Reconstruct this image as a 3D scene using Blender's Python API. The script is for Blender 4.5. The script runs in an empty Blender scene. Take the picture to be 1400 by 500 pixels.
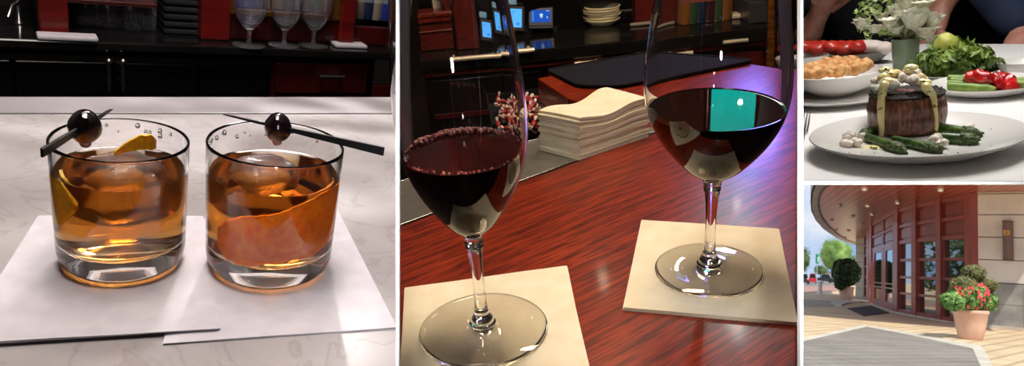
import bpy, bmesh, math, random
from mathutils import Vector, Matrix, noise
random.seed(7)
F = 1000.0          # focal length in pixels of a 1400 x 500 frame
COL = bpy.context.scene.collection
PI = math.pi

def V(*a): return Vector(a[0]) if len(a) == 1 else Vector(a)

# ------------------------------------------------------------------ cells
# Each of the four compartments is a rigid place of its own: X right, Y away, Z up, floor plane Z=0,
# the camera stands at (0,0,H) of it.
class Cell:
    def __init__(s, down, H, a, b):
        s.n = V(down).normalized(); s.H = H
        A = s.ray(*a); A = A * (H / A.dot(s.n)); B = s.ray(*b); B = B * (H / B.dot(s.n))
        s.X = (B - A).normalized(); s.Z = -s.n; s.Y = s.Z.cross(s.X)
    def ray(s, x, y): return V(((x - 700) / F, (y - 250) / F, 1.0))
    def loc(s, c): return V((c.dot(s.X), c.dot(s.Y), c.dot(s.Z) + s.H))
    def px(s, x, y, z=0.0):
        r = s.ray(x, y); return s.loc(r * ((s.H - z) / r.dot(s.n)))
    def pd(s, x, y, Y):
        r = s.ray(x, y); return s.loc(r * (Y / r.dot(s.Y)))
    def proj(s, P):
        c = s.X * P[0] + s.Y * P[1] + s.Z * (P[2] - s.H)
        return (700 + F * c[0] / c[2], 250 + F * c[1] / c[2], c[2])
    def circ(s, P, r):
        q = [s.proj((P[0] + r * math.cos(t * PI / 60), P[1] + r * math.sin(t * PI / 60), P[2])) for t in range(120)]
        return min(a[0] for a in q), max(a[0] for a in q), min(a[1] for a in q), max(a[1] for a in q)

def dn(phi, th):
    phi, th = math.radians(phi), math.radians(th)
    return (math.sin(phi) * math.sin(th), math.cos(phi), math.sin(phi) * math.cos(th))

C1 = Cell(dn(23.5, -26.1), .26, (0, 134), (543, 134))
C2 = Cell((180, 2222, 1000), .30, (600, 80), (895, 52))
C3 = Cell(dn(17, 28.7), .25, (1095, 170), (1400, 170))
C4 = Cell(dn(-6.75, 28.7), 1.6, (1095, 450), (1400, 450))
# the world's up is that of the street outside
def cam2world(c):
    return C4.loc(c)
R_cw = Matrix((C4.X, C4.Y, C4.Z))          # camera coords -> world rotation
EYE = V((0, 0, C4.H))
def cell_matrix(c):
    R = Matrix((c.X, c.Y, c.Z)).transposed()   # local -> camera coords
    M = (R_cw @ R).to_4x4()
    M.translation = EYE + R_cw @ (c.Z * (-c.H))
    return M
for c in (C1, C2, C3, C4): c.M = cell_matrix(c)
class CamCell: pass
CC = CamCell(); CC.M = R_cw.to_4x4(); CC.M.translation = EYE   # camera-axes frame: x right, y down, z forward

# ------------------------------------------------------------------ materials
MATS = {}
def lin(r, g, b):
    f = lambda v: (v / 255 / 12.92) if v / 255 <= .04045 else ((v / 255 + .055) / 1.055) ** 2.4
    return (f(r), f(g), f(b), 1)
def pbr(name, col, rough=.5, metal=0., trans=0., ior=1.5, coat=0., coat_r=.05, spec=.5, col2=None, nscale=20., nstretch=(1, 1, 1),
        ndetail=4., lo=.4, hi=.6, bump=0., bscale=None, emit=None, es=0., sss=0., rot=(0, 0, 0), sheen=0., alpha=1., bdist=.001, ndist=0.):
    if name in MATS: return MATS[name]
    m = bpy.data.materials.new(name); m.use_nodes = True; MATS[name] = m
    N, L = m.node_tree.nodes, m.node_tree.links
    b = N['Principled BSDF']; i = b.inputs
    i['Base Color'].default_value = col if len(col) == 4 else (*col, 1)
    i['Roughness'].default_value = rough; i['Metallic'].default_value = metal
    i['Transmission Weight'].default_value = trans; i['IOR'].default_value = ior
    i['Coat Weight'].default_value = coat; i['Coat Roughness'].default_value = coat_r
    i['Specular IOR Level'].default_value = spec; i['Sheen Weight'].default_value = sheen
    i['Alpha'].default_value = alpha
    if sss: i['Subsurface Weight'].default_value = sss; i['Subsurface Scale'].default_value = .005
    if emit: i['Emission Color'].default_value = emit; i['Emission Strength'].default_value = es
    if col2 is not None or bump:
        tc = N.new('ShaderNodeTexCoord'); mp = N.new('ShaderNodeMapping'); L.new(tc.outputs['Object'], mp.inputs[0])
        mp.inputs['Scale'].default_value = nstretch; mp.inputs['Rotation'].default_value = rot
        nz = N.new('ShaderNodeTexNoise'); nz.inputs['Scale'].default_value = nscale; nz.inputs['Detail'].default_value = ndetail
        nz.inputs['Distortion'].default_value = ndist
        L.new(mp.outputs[0], nz.inputs[0])
        if col2 is not None:
            cr = N.new('ShaderNodeValToRGB'); cr.color_ramp.elements[0].position = lo; cr.color_ramp.elements[1].position = hi
            cr.color_ramp.elements[0].color = col if len(col) == 4 else (*col, 1); cr.color_ramp.elements[1].color = col2 if len(col2) == 4 else (*col2, 1)
            L.new(nz.outputs[0], cr.inputs[0]); L.new(cr.outputs[0], i['Base Color'])
        if bump:
            n2 = nz
            if bscale:
                n2 = N.new('ShaderNodeTexNoise'); n2.inputs['Scale'].default_value = bscale; n2.inputs['Detail'].default_value = 5; L.new(mp.outputs[0], n2.inputs[0])
            bp = N.new('ShaderNodeBump'); bp.inputs['Strength'].default_value = bump; bp.inputs['Distance'].default_value = bdist
            L.new(n2.outputs[0], bp.inputs['Height']); L.new(bp.outputs[0], i['Normal'])
    return m
def glassmat(name, ior=1.5, rough=0., col=(1, 1, 1, 1), absorb=None, density=0., bump=0., bscale=60., scatter=0.):
    if name in MATS: return MATS[name]
    m = bpy.data.materials.new(name); m.use_nodes = True; MATS[name] = m
    N, L = m.node_tree.nodes, m.node_tree.links
    N.remove(N['Principled BSDF']); out = N['Material Output']
    g = N.new('ShaderNodeBsdfGlass'); g.inputs['IOR'].default_value = ior; g.inputs['Roughness'].default_value = rough; g.inputs['Color'].default_value = col
    L.new(g.outputs[0], out.inputs[0])
    if bump:
        tc = N.new('ShaderNodeTexCoord'); n = N.new('ShaderNodeTexNoise'); n.inputs['Scale'].default_value = bscale; n.inputs['Detail'].default_value = 3
        bp = N.new('ShaderNodeBump'); bp.inputs['Strength'].default_value = bump; bp.inputs['Distance'].default_value = .002
        L.new(tc.outputs['Object'], n.inputs[0]); L.new(n.outputs[0], bp.inputs['Height']); L.new(bp.outputs[0], g.inputs['Normal'])
    if absorb:
        a = N.new('ShaderNodeVolumeAbsorption'); a.inputs[0].default_value = (*absorb, 1); a.inputs[1].default_value = density
        if scatter:
            s = N.new('ShaderNodeVolumeScatter'); s.inputs[0].default_value = (1., .97, .9, 1); s.inputs[1].default_value = scatter; s.inputs['Anisotropy'].default_value = .3
            ad = N.new('ShaderNodeAddShader'); L.new(a.outputs[0], ad.inputs[0]); L.new(s.outputs[0], ad.inputs[1]); L.new(ad.outputs[0], out.inputs['Volume'])
        else: L.new(a.outputs[0], out.inputs['Volume'])
    return m
def emis(name, col, s):
    if name in MATS: return MATS[name]
    m = bpy.data.materials.new(name); m.use_nodes = True; MATS[name] = m
    N, L = m.node_tree.nodes, m.node_tree.links
    N.remove(N['Principled BSDF']); e = N.new('ShaderNodeEmission'); e.inputs[0].default_value = col; e.inputs[1].default_value = s
    L.new(e.outputs[0], N['Material Output'].inputs[0]); return m

# ------------------------------------------------------------------ mesh builder
class MB:
    def __init__(s): s.v = []; s.f = []
    def add(s, vs, fs):
        b = len(s.v); s.v += [V(q) for q in vs]; s.f += [tuple(b + k for k in f) for f in fs]; return s
    def box(s, lo, hi, rz=0., piv=None, M=None):
        (a, b, c), (d, e, f) = lo, hi
        vs = [V(q) for q in ((a, b, c), (d, b, c), (d, e, c), (a, e, c), (a, b, f), (d, b, f), (d, e, f), (a, e, f))]
        if rz:
            p = V(piv) if piv else (V(lo) + V(hi)) / 2; R = Matrix.Rotation(rz, 3, 'Z'); vs = [R @ (q - p) + p for q in vs]
        if M: vs = [M @ q for q in vs]
        return s.add(vs, [(0, 3, 2, 1), (4, 5, 6, 7), (0, 1, 5, 4), (1, 2, 6, 5), (2, 3, 7, 6), (3, 0, 4, 7)])
    def bar(s, p, q, w, h, up=(0, 0, 1)):
        p, q = V(p), V(q); d = (q - p).normalized(); up = V(up)
        x = d.cross(up)
        if x.length < 1e-6: x = d.cross(V((0, 1, 0)))
        x.normalize(); u = x.cross(d).normalized(); x = x * (w / 2); u = u * (h / 2)
        vs = [p - x - u, p + x - u, p + x + u, p - x + u, q - x - u, q + x - u, q + x + u, q - x + u]
        return s.add(vs, [(0, 3, 2, 1), (4, 5, 6, 7), (0, 1, 5, 4), (1, 2, 6, 5), (2, 3, 7, 6), (3, 0, 4, 7)][0:6])
    def prism(s, poly, z0, z1):
        n = len(poly); ar = sum(poly[i][0] * poly[(i + 1) % n][1] - poly[(i + 1) % n][0] * poly[i][1] for i in range(n))
        if ar < 0: poly = poly[::-1]
        vs = [(p[0], p[1], z0) for p in poly] + [(p[0], p[1], z1) for p in poly]
        return s.add(vs, [tuple(range(n - 1, -1, -1)), tuple(range(n, 2 * n))] + [(i, (i + 1) % n, n + (i + 1) % n, n + i) for i in range(n)])
    def slab(s, pts, off):     # any planar polygon extruded along the vector off
        n = len(pts); off = V(off); vs = [V(p) for p in pts] + [V(p) + off for p in pts]
        return s.add(vs, [tuple(range(n - 1, -1, -1)), tuple(range(n, 2 * n))] + [(i, (i + 1) % n, n + (i + 1) % n, n + i) for i in range(n)])
    def lathe(s, prof, seg=48, c=(0, 0, 0), closed=False):
        c = V(c); n = len(prof); b = len(s.v); rings = []
        for r, z in prof:
            if r < 1e-7: rings.append([len(s.v)]); s.v.append(c + V((0, 0, z)))
            else:
                rings.append(list(range(len(s.v), len(s.v) + seg)))
                s.v += [c + V((r * math.cos(2 * PI * k / seg), r * math.sin(2 * PI * k / seg), z)) for k in range(seg)]
        pr = list(zip(rings, rings[1:] + ([rings[0]] if closed else [])))
        if not closed: pr = pr[:n - 1]
        for A, B in pr:
            for k in range(seg):
                k2 = (k + 1) % seg
                if len(A) == 1 and len(B) == 1: continue
                if len(A) == 1: s.f.append((A[0], B[k2], B[k]))
                elif len(B) == 1: s.f.append((A[k], A[k2], B[0]))
                else: s.f.append((A[k], A[k2], B[k2], B[k]))
        return s
    def tube(s, pts, rad, seg=10, cap=True):
        pts = [V(p) for p in pts]; n = len(pts)
        if not isinstance(rad, (list, tuple)): rad = [rad] * n
        b = len(s.v); ref = None
        for i, p in enumerate(pts):
            d = (pts[min(i + 1, n - 1)] - pts[max(i - 1, 0)]).normalized()
            if ref is None: ref = d.orthogonal().normalized()
            x = (ref - d * ref.dot(d)).normalized(); ref = x; y = d.cross(x)
            s.v += [p + (x * math.cos(2 * PI * k / seg) + y * math.sin(2 * PI * k / seg)) * rad[i] for k in range(seg)]
        for i in range(n - 1):
            for k in range(seg):
                a = b + i * seg + k; a2 = b + i * seg + (k + 1) % seg
                s.f.append((a, a2, a2 + seg, a + seg))
        if cap: s.f.append(tuple(b + k for k in range(seg - 1, -1, -1))); s.f.append(tuple(b + (n - 1) * seg + k for k in range(seg)))
        return s
    def blob(s, c, r, amp=.0, freq=1., seed=0, seg=16, ring=10, M=None, p=1.0):
        c = V(c); r = V((r, r, r)) if not hasattr(r, '__len__') else V(r); b = len(s.v)
        def pt(t, f):
            sp = lambda q: math.copysign(abs(q) ** p, q)
            u = V((sp(math.sin(t)) * sp(math.cos(f)), sp(math.sin(t)) * sp(math.sin(f)), sp(math.cos(t))))
            k = 1 + amp * noise.noise(u * freq + V((seed * 7.3, seed * 3.1, seed)))
            q = V((u.x * r.x * k, u.y * r.y * k, u.z * r.z * k))
            return c + (M @ q if M else q)
        s.v.append(pt(0, 0))
        for i in range(1, ring):
            for k in range(seg): s.v.append(pt(PI * i / ring, 2 * PI * k / seg))
        s.v.append(pt(PI, 0)); e = len(s.v) - 1
        for k in range(seg):
            k2 = (k + 1) % seg
            s.f.append((b, b + 1 + k, b + 1 + k2)); o = b + 1 + (ring - 2) * seg; s.f.append((e, o + k2, o + k))
            for i in range(ring - 2):
                o = b + 1 + i * seg; s.f.append((o + k, o + seg + k, o + seg + k2, o + k2))
        return s
    def grid(s, fn, nu, nv, thick=0., wrap=False):
        b = len(s.v)
        for j in range(nv + 1):
            for i in range(nu + 1): s.v.append(V(fn(i / nu, j / nv)))
        W = nu + 1
        for j in range(nv):
            for i in range(nu): a = b + j * W + i; s.f.append((a, a + 1, a + W + 1, a + W))
        return s
    def sheet(s, fn, nu, nv, off):     # closed thick sheet: fn gives the top, off the vector down to the bottom
        b = len(s.v); W = nu + 1; K = W * (nv + 1); off = V(off)
        for q in (V((0, 0, 0)), off):
            for j in range(nv + 1):
                for i in range(nu + 1): s.v.append(V(fn(i / nu, j / nv)) + q)
        for j in range(nv):
            for i in range(nu):
                a = b + j * W + i; s.f.append((a, a + 1, a + W + 1, a + W)); a += K; s.f.append((a, a + W, a + W + 1, a + 1))
        for i in range(nu):
            a = b + i; s.f.append((a, a + K, a + K + 1, a + 1)); a = b + nv * W + i; s.f.append((a, a + 1, a + K + 1, a + K))
        for j in range(nv):
            a = b + j * W; s.f.append((a, a + W, a + W + K, a + K)); a = b + j * W + nu; s.f.append((a, a + K, a + W + K, a + W))
        return s
    def mesh(s, name, m, smooth=None):
        me = bpy.data.meshes.new(name); me.from_pydata([tuple(q) for q in s.v], [], s.f); me.materials.append(m)
        if len(s.f) < 60000 and not getattr(s, 'open', False):
            bm = bmesh.new(); bm.from_mesh(me); bmesh.ops.recalc_face_normals(bm, faces=bm.faces); bm.to_mesh(me); bm.free()
        if smooth is not None:
            me.polygons.foreach_set('use_smooth', [True] * len(me.polygons)); me.set_sharp_from_angle(angle=math.radians(smooth))
        me.update(); return me

def tag(o, label=None, cat=None, group=None, kind=None):
    if label: o['label'] = label
    if cat: o['category'] = cat
    if group: o['group'] = group
    if kind: o['kind'] = kind
    return o
def place(o, cell, loc=(0, 0, 0), rz=0., M=None):
    o.matrix_world = cell.M @ Matrix.Translation(V(loc)) @ (M if M is not None else Matrix.Rotation(rz, 4, 'Z')); return o
def thing(cell, name, label, cat, loc=(0, 0, 0), rz=0., group=None, M=None):
    o = bpy.data.objects.new(name, None); COL.objects.link(o); o.empty_display_size = .02
    place(o, cell, loc, rz, M); return tag(o, label, cat, group)
def part(root, name, mb, m, smooth=None, label=None, bevel=0., kind=None):
    o = bpy.data.objects.new(name, mb.mesh(name, m, smooth)); COL.objects.link(o); o.parent = root
    if label: o['label'] = label
    if kind: o['kind'] = kind
    if bevel: addbevel(o, bevel)
    return o
def addbevel(o, w, seg=2):
    b = o.modifiers.new('bevel', 'BEVEL'); b.width = w; b.segments = seg; b.limit_method = 'ANGLE'; b.angle_limit = math.radians(40); b.harden_normals = False
def solo(cell, name, mb, m, label, cat, loc=(0, 0, 0), rz=0., group=None, smooth=None, bevel=0., kind=None, M=None):
    o = bpy.data.objects.new(name, mb.mesh(name, m, smooth)); COL.objects.link(o); place(o, cell, loc, rz, M)
    tag(o, label, cat, group, kind)
    if bevel: addbevel(o, bevel)
    return o
def struct(cell, name, mb, m, smooth=None, label=None, cat=None):
    o = bpy.data.objects.new(name, mb.mesh(name, m, smooth)); COL.objects.link(o); place(o, cell); tag(o, label, cat, None, 'structure'); return o
def clone(root, cell, loc, rz=0., label=None, group=None, M=None, scale=1.):
    c = root.copy(); COL.objects.link(c); place(c, cell, loc, rz, M)
    if scale != 1.: c.matrix_world = c.matrix_world @ Matrix.Scale(scale, 4)
    if label: c['label'] = label
    if group: c['group'] = group
    for ch in root.children:
        d = ch.copy(); COL.objects.link(d); d.parent = c
        for g in ch.children: e = g.copy(); COL.objects.link(e); e.parent = d
    return c
def light(cell, kind, loc, target, energy, size=.1, size_y=None, col=(1, 1, 1), spread=PI, spot=None, blend=.5):
    l = bpy.data.lights.new('lamp', kind); l.energy = energy; l.color = col
    if kind == 'AREA':
        l.size = size; l.spread = spread
        if size_y: l.shape = 'RECTANGLE'; l.size_y = size_y
        else: l.shape = 'DISK'
    elif kind in ('SPOT', 'POINT'): l.shadow_soft_size = size
    if kind == 'SPOT': l.spot_size = spot; l.spot_blend = blend
    o = bpy.data.objects.new('lamp', l); COL.objects.link(o)
    P = cell.M @ V(loc); T = cell.M @ V(target)
    o.matrix_world = Matrix.Translation(P) @ (T - P).to_track_quat('-Z', 'Y').to_matrix().to_4x4(); return o

CLEAR = glassmat('clear_glass', 1.5)
def sm(a, b, t): t = max(0, min(1, (t - a) / (b - a))); return t * t * (3 - 2 * t)
def fit(fn, target, lo, hi):
    for _ in range(40):
        m = (lo + hi) / 2
        if (fn(m) - target) * (fn(hi) - target) <= 0: lo = m
        else: hi = m
    return (lo + hi) / 2

# folded paper napkin: quad of local corner points, several plies
def napkin_mb(q, thick, plies=3, wave=.0006, seed=0, z0=0., shrink=0., n=18):
    q = [V(p) for p in q]; mb = MB(); t = thick / plies
    for k in range(plies):
        rnd = random.Random(seed * 31 + k); j = [V((rnd.uniform(-1, 1), rnd.uniform(-1, 1), 0)) * .0008 for _ in range(4)] if plies > 1 else [V((0, 0, 0))] * 4
        Q = [q[i] + j[i] for i in range(4)]
        def fn(u, v, k=k, Q=Q):
            c = Q[0] * (1 - u) * (1 - v) + Q[1] * u * (1 - v) + Q[2] * u * v + Q[3] * (1 - u) * v
            e = min(u, 1 - u, v, 1 - v); w = noise.noise(c * 22 + V((0, 0, seed * 5.))) * wave + noise.noise(c * 70 + V((0, 0, seed * 3.))) * wave * .3
            round_ = -t * .35 * (1 - sm(0, .03, e))
            return c + V((0, 0, z0 + (k + 1) * t + (w + wave) * (k + 1) / plies + round_))
        mb.sheet(fn, n, n, (0, 0, -t * .92))
    return mb
# ================================================================== added shell that keeps daylight out of the indoor compartments (camera-axes frame)
DARK = pbr('dark_wall_paint', lin(26, 20, 18), .8, col2=lin(34, 26, 23), nscale=3)
WHITE = pbr('white_trim_paint', (.93, .93, .93), .5)
TOPY, BOTY, ZF, ZB = -1.3, 1.0, .28, 3.2
def vpanel(name, a, b, y0, y1, m=DARK, t=.0011):
    a, b = V((a[0], 0, a[1])), V((b[0], 0, b[1])); d = (b - a).normalized(); nrm = V((d.z, 0, -d.x)) * t / 2
    pts = [(a.x - nrm.x, y0, a.z - nrm.z), (b.x - nrm.x, y0, b.z - nrm.z), (b.x - nrm.x, y1, b.z - nrm.z), (a.x - nrm.x, y1, a.z - nrm.z)]
    return struct(CC, name, MB().slab(pts, nrm * 2), m)
k1, k2 = (545 - 700) / F, (1092 - 700) / F
vpanel('shell_left', (-.6, -.6), (-.6, .6), TOPY, BOTY, t=.02); vpanel('shell_left', (-.6, .6), (-2.6, ZB), TOPY, BOTY, t=.02)
vpanel('wall_right', (.6, -.6), (.6, ZF), TOPY, BOTY, t=.02); vpanel('wall_right', (.6, ZF), (.6, .6), TOPY, -.002, t=.02); vpanel('wall_right', (.6, .6), (2.5, ZB), TOPY, -.002, t=.02)  # right side of the added shell
vpanel('shell_front', (-.6, -.6), (.6, -.6), TOPY, BOTY, t=.02)
vpanel('shell_back', (-2.6, ZB), (k2 * ZB, ZB), TOPY, BOTY, t=.02); vpanel('shell_back', (k2 * ZB, ZB), (2.5, ZB), TOPY, -.002, t=.02)
vpanel('wall_middle', (k1 * (ZF + .002), ZF + .002), (k1 * ZB, ZB), TOPY, BOTY)
vpanel('wall_middle', (k2 * (ZF + .002), ZF + .002), (k2 * ZB, ZB), TOPY, BOTY)
def hpanel(name, plan, y, t=.0011, m=DARK):
    return struct(CC, name, MB().slab([(p[0], y - t / 2, p[1]) for p in plan], (0, t, 0)), m)
hpanel('floor', [(-.6, -.6), (-.6, .6), (-2.6, ZB), (k2 * ZB, ZB), (k2 * ZF, ZF), (.6, ZF), (.6, -.6)], BOTY, .02)
hpanel('ceiling', [(-.6, -.6), (-.6, .6), (-2.6, ZB), (2.5, ZB), (.6, .6), (.6, -.6)], TOPY, .02, pbr('ceiling_paint', lin(168, 154, 146), .8))  # pale ceiling of the added shell, lifts the dark glass rims
hpanel('wall_lower', [(k2 * (ZF + .002), ZF + .002), (.6, ZF + .002), (.6, .6), (2.5, ZB), (k2 * ZB, ZB)], 0)
fx, fy = .32, .16
for (x0, x1, y0, y1) in ((fx, .6, 0, BOTY), (k2 * ZF, fx, fy, BOTY)):
    struct(CC, 'shell_front', MB().slab([(x0, y0, ZF), (x1, y0, ZF), (x1, y1, ZF), (x0, y1, ZF)], (0, 0, .01)), DARK)
hw = .00056
def trim(n, x0, x1, y0, y1): struct(CC, 'trim_%d' % n, MB().box((x0, y0, ZF - .003), (x1, y1, ZF)), WHITE, label='white edge of the partition between the compartments')
trim(1, k1 * ZF - hw, k1 * ZF + hw, -.12, .12); trim(2, k2 * ZF - hw, k2 * ZF + hw, -.12, .12); trim(3, k2 * ZF + hw, .32, -hw, hw)
for sx, w in ((k1 * ZF, 1), (.11, 1)):  # added lamps near the camera, only to whiten the trims
    for yy in (-.075, .075):
        light(CC, 'AREA', (sx * .55, yy, .10), (sx, yy * .2, ZF), .05, .02, spread=math.radians(44))
light(CC, 'AREA', (.13, -.045, .14), (.15, 0, ZF), .03, .015, spread=math.radians(60))  # added lamp for the level trim

# ------------------------------------------------------------------ camera, world
cam = bpy.data.cameras.new('camera'); co = bpy.data.objects.new('camera', cam); COL.objects.link(co)
cam.sensor_fit = 'HORIZONTAL'; cam.sensor_width = 36; cam.lens = 36 * F / 1400; cam.clip_start = .02; cam.clip_end = 2000
co.matrix_world = CC.M @ Matrix.Rotation(PI, 4, 'X')
cam.dof.use_dof = True; cam.dof.focus_distance = .56; cam.dof.aperture_fstop = cam.lens / 1000 / .0009
sc = bpy.context.scene; sc.camera = co
sc.view_settings.view_transform = 'Standard'; sc.view_settings.look = 'None'; sc.view_settings.gamma = 1; sc.view_settings.exposure = 0
sc.view_settings.use_curve_mapping = False
sc.cycles.use_denoising = True; sc.cycles.max_bounces = 24; sc.cycles.transmission_bounces = 20; sc.cycles.transparent_max_bounces = 16
sc.cycles.glossy_bounces = 8; sc.cycles.diffuse_bounces = 6; sc.cycles.sample_clamp_indirect = 30; sc.cycles.blur_glossy = 0
w = bpy.data.worlds.new('sky'); sc.world = w; w.use_nodes = True
N, L = w.node_tree.nodes, w.node_tree.links; bg = N['Background']
tc = N.new('ShaderNodeTexCoord'); mp = N.new('ShaderNodeMapping'); mp.inputs['Scale'].default_value = (1, 1, 2.4); mp.inputs['Location'].default_value = (.35, 0, .1)
L.new(tc.outputs['Generated'], mp.inputs[0])
nz = N.new('ShaderNodeTexNoise'); nz.inputs['Scale'].default_value = 4.2; nz.inputs['Detail'].default_value = 8; nz.inputs['Roughness'].default_value = .55; L.new(mp.outputs[0], nz.inputs[0])
cr = N.new('ShaderNodeValToRGB'); cr.color_ramp.elements[0].position = .42; cr.color_ramp.elements[1].position = .62
L.new(nz.outputs[0], cr.inputs[0])
mx = N.new('ShaderNodeMix'); mx.data_type = 'RGBA'; L.new(cr.outputs[0], mx.inputs[0]); mx.inputs[6].default_value = lin(150, 188, 232); mx.inputs[7].default_value = (.86, .88, .92, 1)
L.new(mx.outputs[2], bg.inputs[0]); bg.inputs[1].default_value = 1.05
# ================================================================== CELL 1: two cocktails on a stone bar
c = C1
def stone():
    m = bpy.data.materials.new('pale_stone'); m.use_nodes = True; N, L = m.node_tree.nodes, m.node_tree.links; b = N['Principled BSDF']
    tc = N.new('ShaderNodeTexCoord')
    def nz(s, d, dist=0.):
        n = N.new('ShaderNodeTexNoise'); n.inputs['Scale'].default_value = s; n.inputs['Detail'].default_value = d; n.inputs['Distortion'].default_value = dist; L.new(tc.outputs['Object'], n.inputs[0]); return n
    def ramp(n, p0, c0, p1, c1):
        r = N.new('ShaderNodeValToRGB'); e = r.color_ramp.elements; e[0].position = p0; e[0].color = c0; e[1].position = p1; e[1].color = c1; L.new(n.outputs[0], r.inputs[0]); return r
    a = ramp(nz(9, 8, .6), .35, lin(152, 145, 146), .65, lin(182, 176, 176))
    v = ramp(nz(14, 9, 1.8), .47, (0, 0, 0, 1), .5, (1, 1, 1, 1)); v2 = v.color_ramp.elements.new(.53); v2.color = (0, 0, 0, 1)
    f = N.new('ShaderNodeMath'); f.operation = 'MULTIPLY'; f.inputs[1].default_value = .3; L.new(v.outputs[0], f.inputs[0])
    mx = N.new('ShaderNodeMix'); mx.data_type = 'RGBA'; L.new(f.outputs[0], mx.inputs[0]); L.new(a.outputs[0], mx.inputs[6]); mx.inputs[7].default_value = lin(116, 104, 102)
    L.new(mx.outputs[2], b.inputs['Base Color']); b.inputs['Roughness'].default_value = .32
    return m
quad = [c.px(-40, 134)[:2], c.px(543.7, 134)[:2], c.px(542.9, 530)[:2], c.px(-60, 530)[:2]]
solo(c, 'bar_counter', MB().prism(quad, -.04, 0), stone(), 'pale marbled stone bar top under the two orange cocktails', 'bar counter')
# raised band along the back edge
q2 = [c.px(-40, 134)[:2], c.px(543.7, 134)[:2], c.px(543.7, 156)[:2], c.px(-45, 156)[:2]]
solo(c, 'edge_strip', MB().prism(q2, .0, .0015), pbr('stone_strip', lin(158, 153, 155), .35, col2=lin(146, 141, 143), nscale=9), 'smooth grey stone strip along the far edge of the pale bar top', 'edge strip', bevel=.0008)

PAPER = pbr('white_paper', lin(205, 200, 207), .9, col2=lin(214, 210, 216), nscale=60, bump=.25, bscale=260, bdist=.0004)
def P3(cell, pts, z=0): return [cell.px(x, y, z) for x, y in pts]
solo(c, 'napkin', napkin_mb(P3(c, [(222, 471), (543, 449), (460, 283), (262, 303)]), .0012, 2, wave=.0003, seed=3), PAPER, 'white paper napkin under the right cocktail with the large orange peel', 'napkin', group='napkins under the cocktails')
solo(c, 'napkin', napkin_mb(P3(c, [(-60, 478), (300, 455), (277, 300), (52, 300)]), .0013, 2, wave=.0003, seed=5, z0=.0020), PAPER, 'white paper napkin under the left cocktail, lying over the edge of its neighbour', 'napkin', group='napkins under the cocktails')

DRINK = glassmat('amber_cocktail', 1.34, absorb=(.998, .66, .005), density=48, scatter=9)
ICE = pbr('clouded_ice', (.95, .95, .95), .18, trans=.9, ior=1.31, col2=(.8, .8, .8), nscale=60, bump=.6, bscale=120, bdist=.002)
def tumbler(name, bx, by, x0, x1, bw, rimy, label, seed, z0):
    b = c.px(bx, by, z0)
    w = lambda P, r: c.circ(P, r)[1] - c.circ(P, r)[0]
    Rb = fit(lambda r: w(b, r), bw, .02, .06)
    h = fit(lambda h: c.proj(b + V((0, 0, h)))[1], rimy, .05, .2)
    Rt = fit(lambda r: w(b + V((0, 0, h)), r), x1 - x0, .02, .08)
    root = thing(c, name, label, 'cocktail glass', b, group='two cocktails on the stone bar')
    t = .0017; zb = .17 * h
    R = lambda z: Rb + (Rt - Rb) * (z / h)
    prof = [(0, .0035), (Rb * .45, .0022), (Rb * .72, .0004), (Rb * .80, 0), (Rb * .90, .0012), (Rb * .97, .0045), (R(.011), .011)]
    prof += [(R(z), z) for z in (h * .2, h * .4, h * .6, h * .8, h * .97)] + [(Rt - .0001, h * .99), (Rt - t * .5, h), (Rt - t, h * .99)]
    prof += [(R(z) - t, z) for z in (h * .97, h * .8, h * .6, h * .4, h * .24)] + [(R(zb) - t - .0015, zb + .003), (R(zb) - t - .007, zb + .0003), (R(zb) * .6, zb + .0006), (R(zb) * .25, zb + .0035), (0, zb + .005)]
    part(root, 'tumbler_wall', MB().lathe(prof, 96), CLEAR, 60)
    lv = h * .775; e = .0003
    lp = [(0, zb + .005 - e), (R(zb) * .25, zb + .0035 - e), (R(zb) * .6, zb + .0006 - e), (R(zb) - t - .007, zb + .0003 - e), (R(zb) - t - .0015 + e, zb + .003)]
    lp += [(R(z) - t + e, z) for z in (h * .24, h * .4, h * .6, lv - .001)] + [(R(lv) - t + e, lv), (R(lv) - t - .002, lv - .0008), (R(lv) - t - .0026, lv - .0008), (.5 * R(lv), lv - .0008), (0, lv - .0008)]
    part(root, 'drink', MB().lathe(lp, 96), DRINK, 40, label='clear orange amber drink')
    # drops clinging to the inner wall above the drink
    rnd = random.Random(seed); mb = MB()
    for k in range(16):
        a = rnd.uniform(.15 * PI, .85 * PI) if k < 13 else rnd.uniform(0, 2 * PI); z = rnd.uniform(lv + .008, h * .95); s_ = rnd.uniform(.0006, .0017)
        mb.blob((math.cos(a) * (R(z) - t - .0002), math.sin(a) * (R(z) - t - .0002), z), (s_, s_, s_ * 1.3), .2, 2, k, 8, 6)
    part(root, 'droplets', mb, CLEAR, 60, kind='stuff')
    return root, b, h, Rt, lv
g1, b1, h1, R1, lv1 = tumbler('cocktail_glass', 168, 354, 65.2, 262.7, 176, 189, 'left short tumbler of orange drink, cherry across its rim, yellow peel inside', 1, .0041)
g2, b2, h2, R2, lv2 = tumbler('cocktail_glass', 368, 360, 295, 485, 170, 194, 'short tumbler of orange drink on the right with a broad orange peel inside', 2, .0022)

# ice blocks: rounded cubes with a rough top that breaks the surface
def ice(b, lv, R, s, rz, label, seed, dx=0., dy=0.):
    mb = MB().blob((0, 0, 0), (s, s, s * .92), .10, 2.2, seed, 48, 30, p=.42)
    solo(c, 'ice_cube', mb, ICE, label, 'ice cube', (b[0] + dx, b[1] + dy, b[2] + lv - s * .70), rz, 'ice in the cocktails', 60)
ice(b1, lv1, R1, .0195, .5, 'large clear ice block in the left cocktail', 4, .002, .004)
ice(b2, lv2, R2, .0185, .2, 'large clear ice block in the right cocktail behind the orange peel', 9, -.004, .008)
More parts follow.
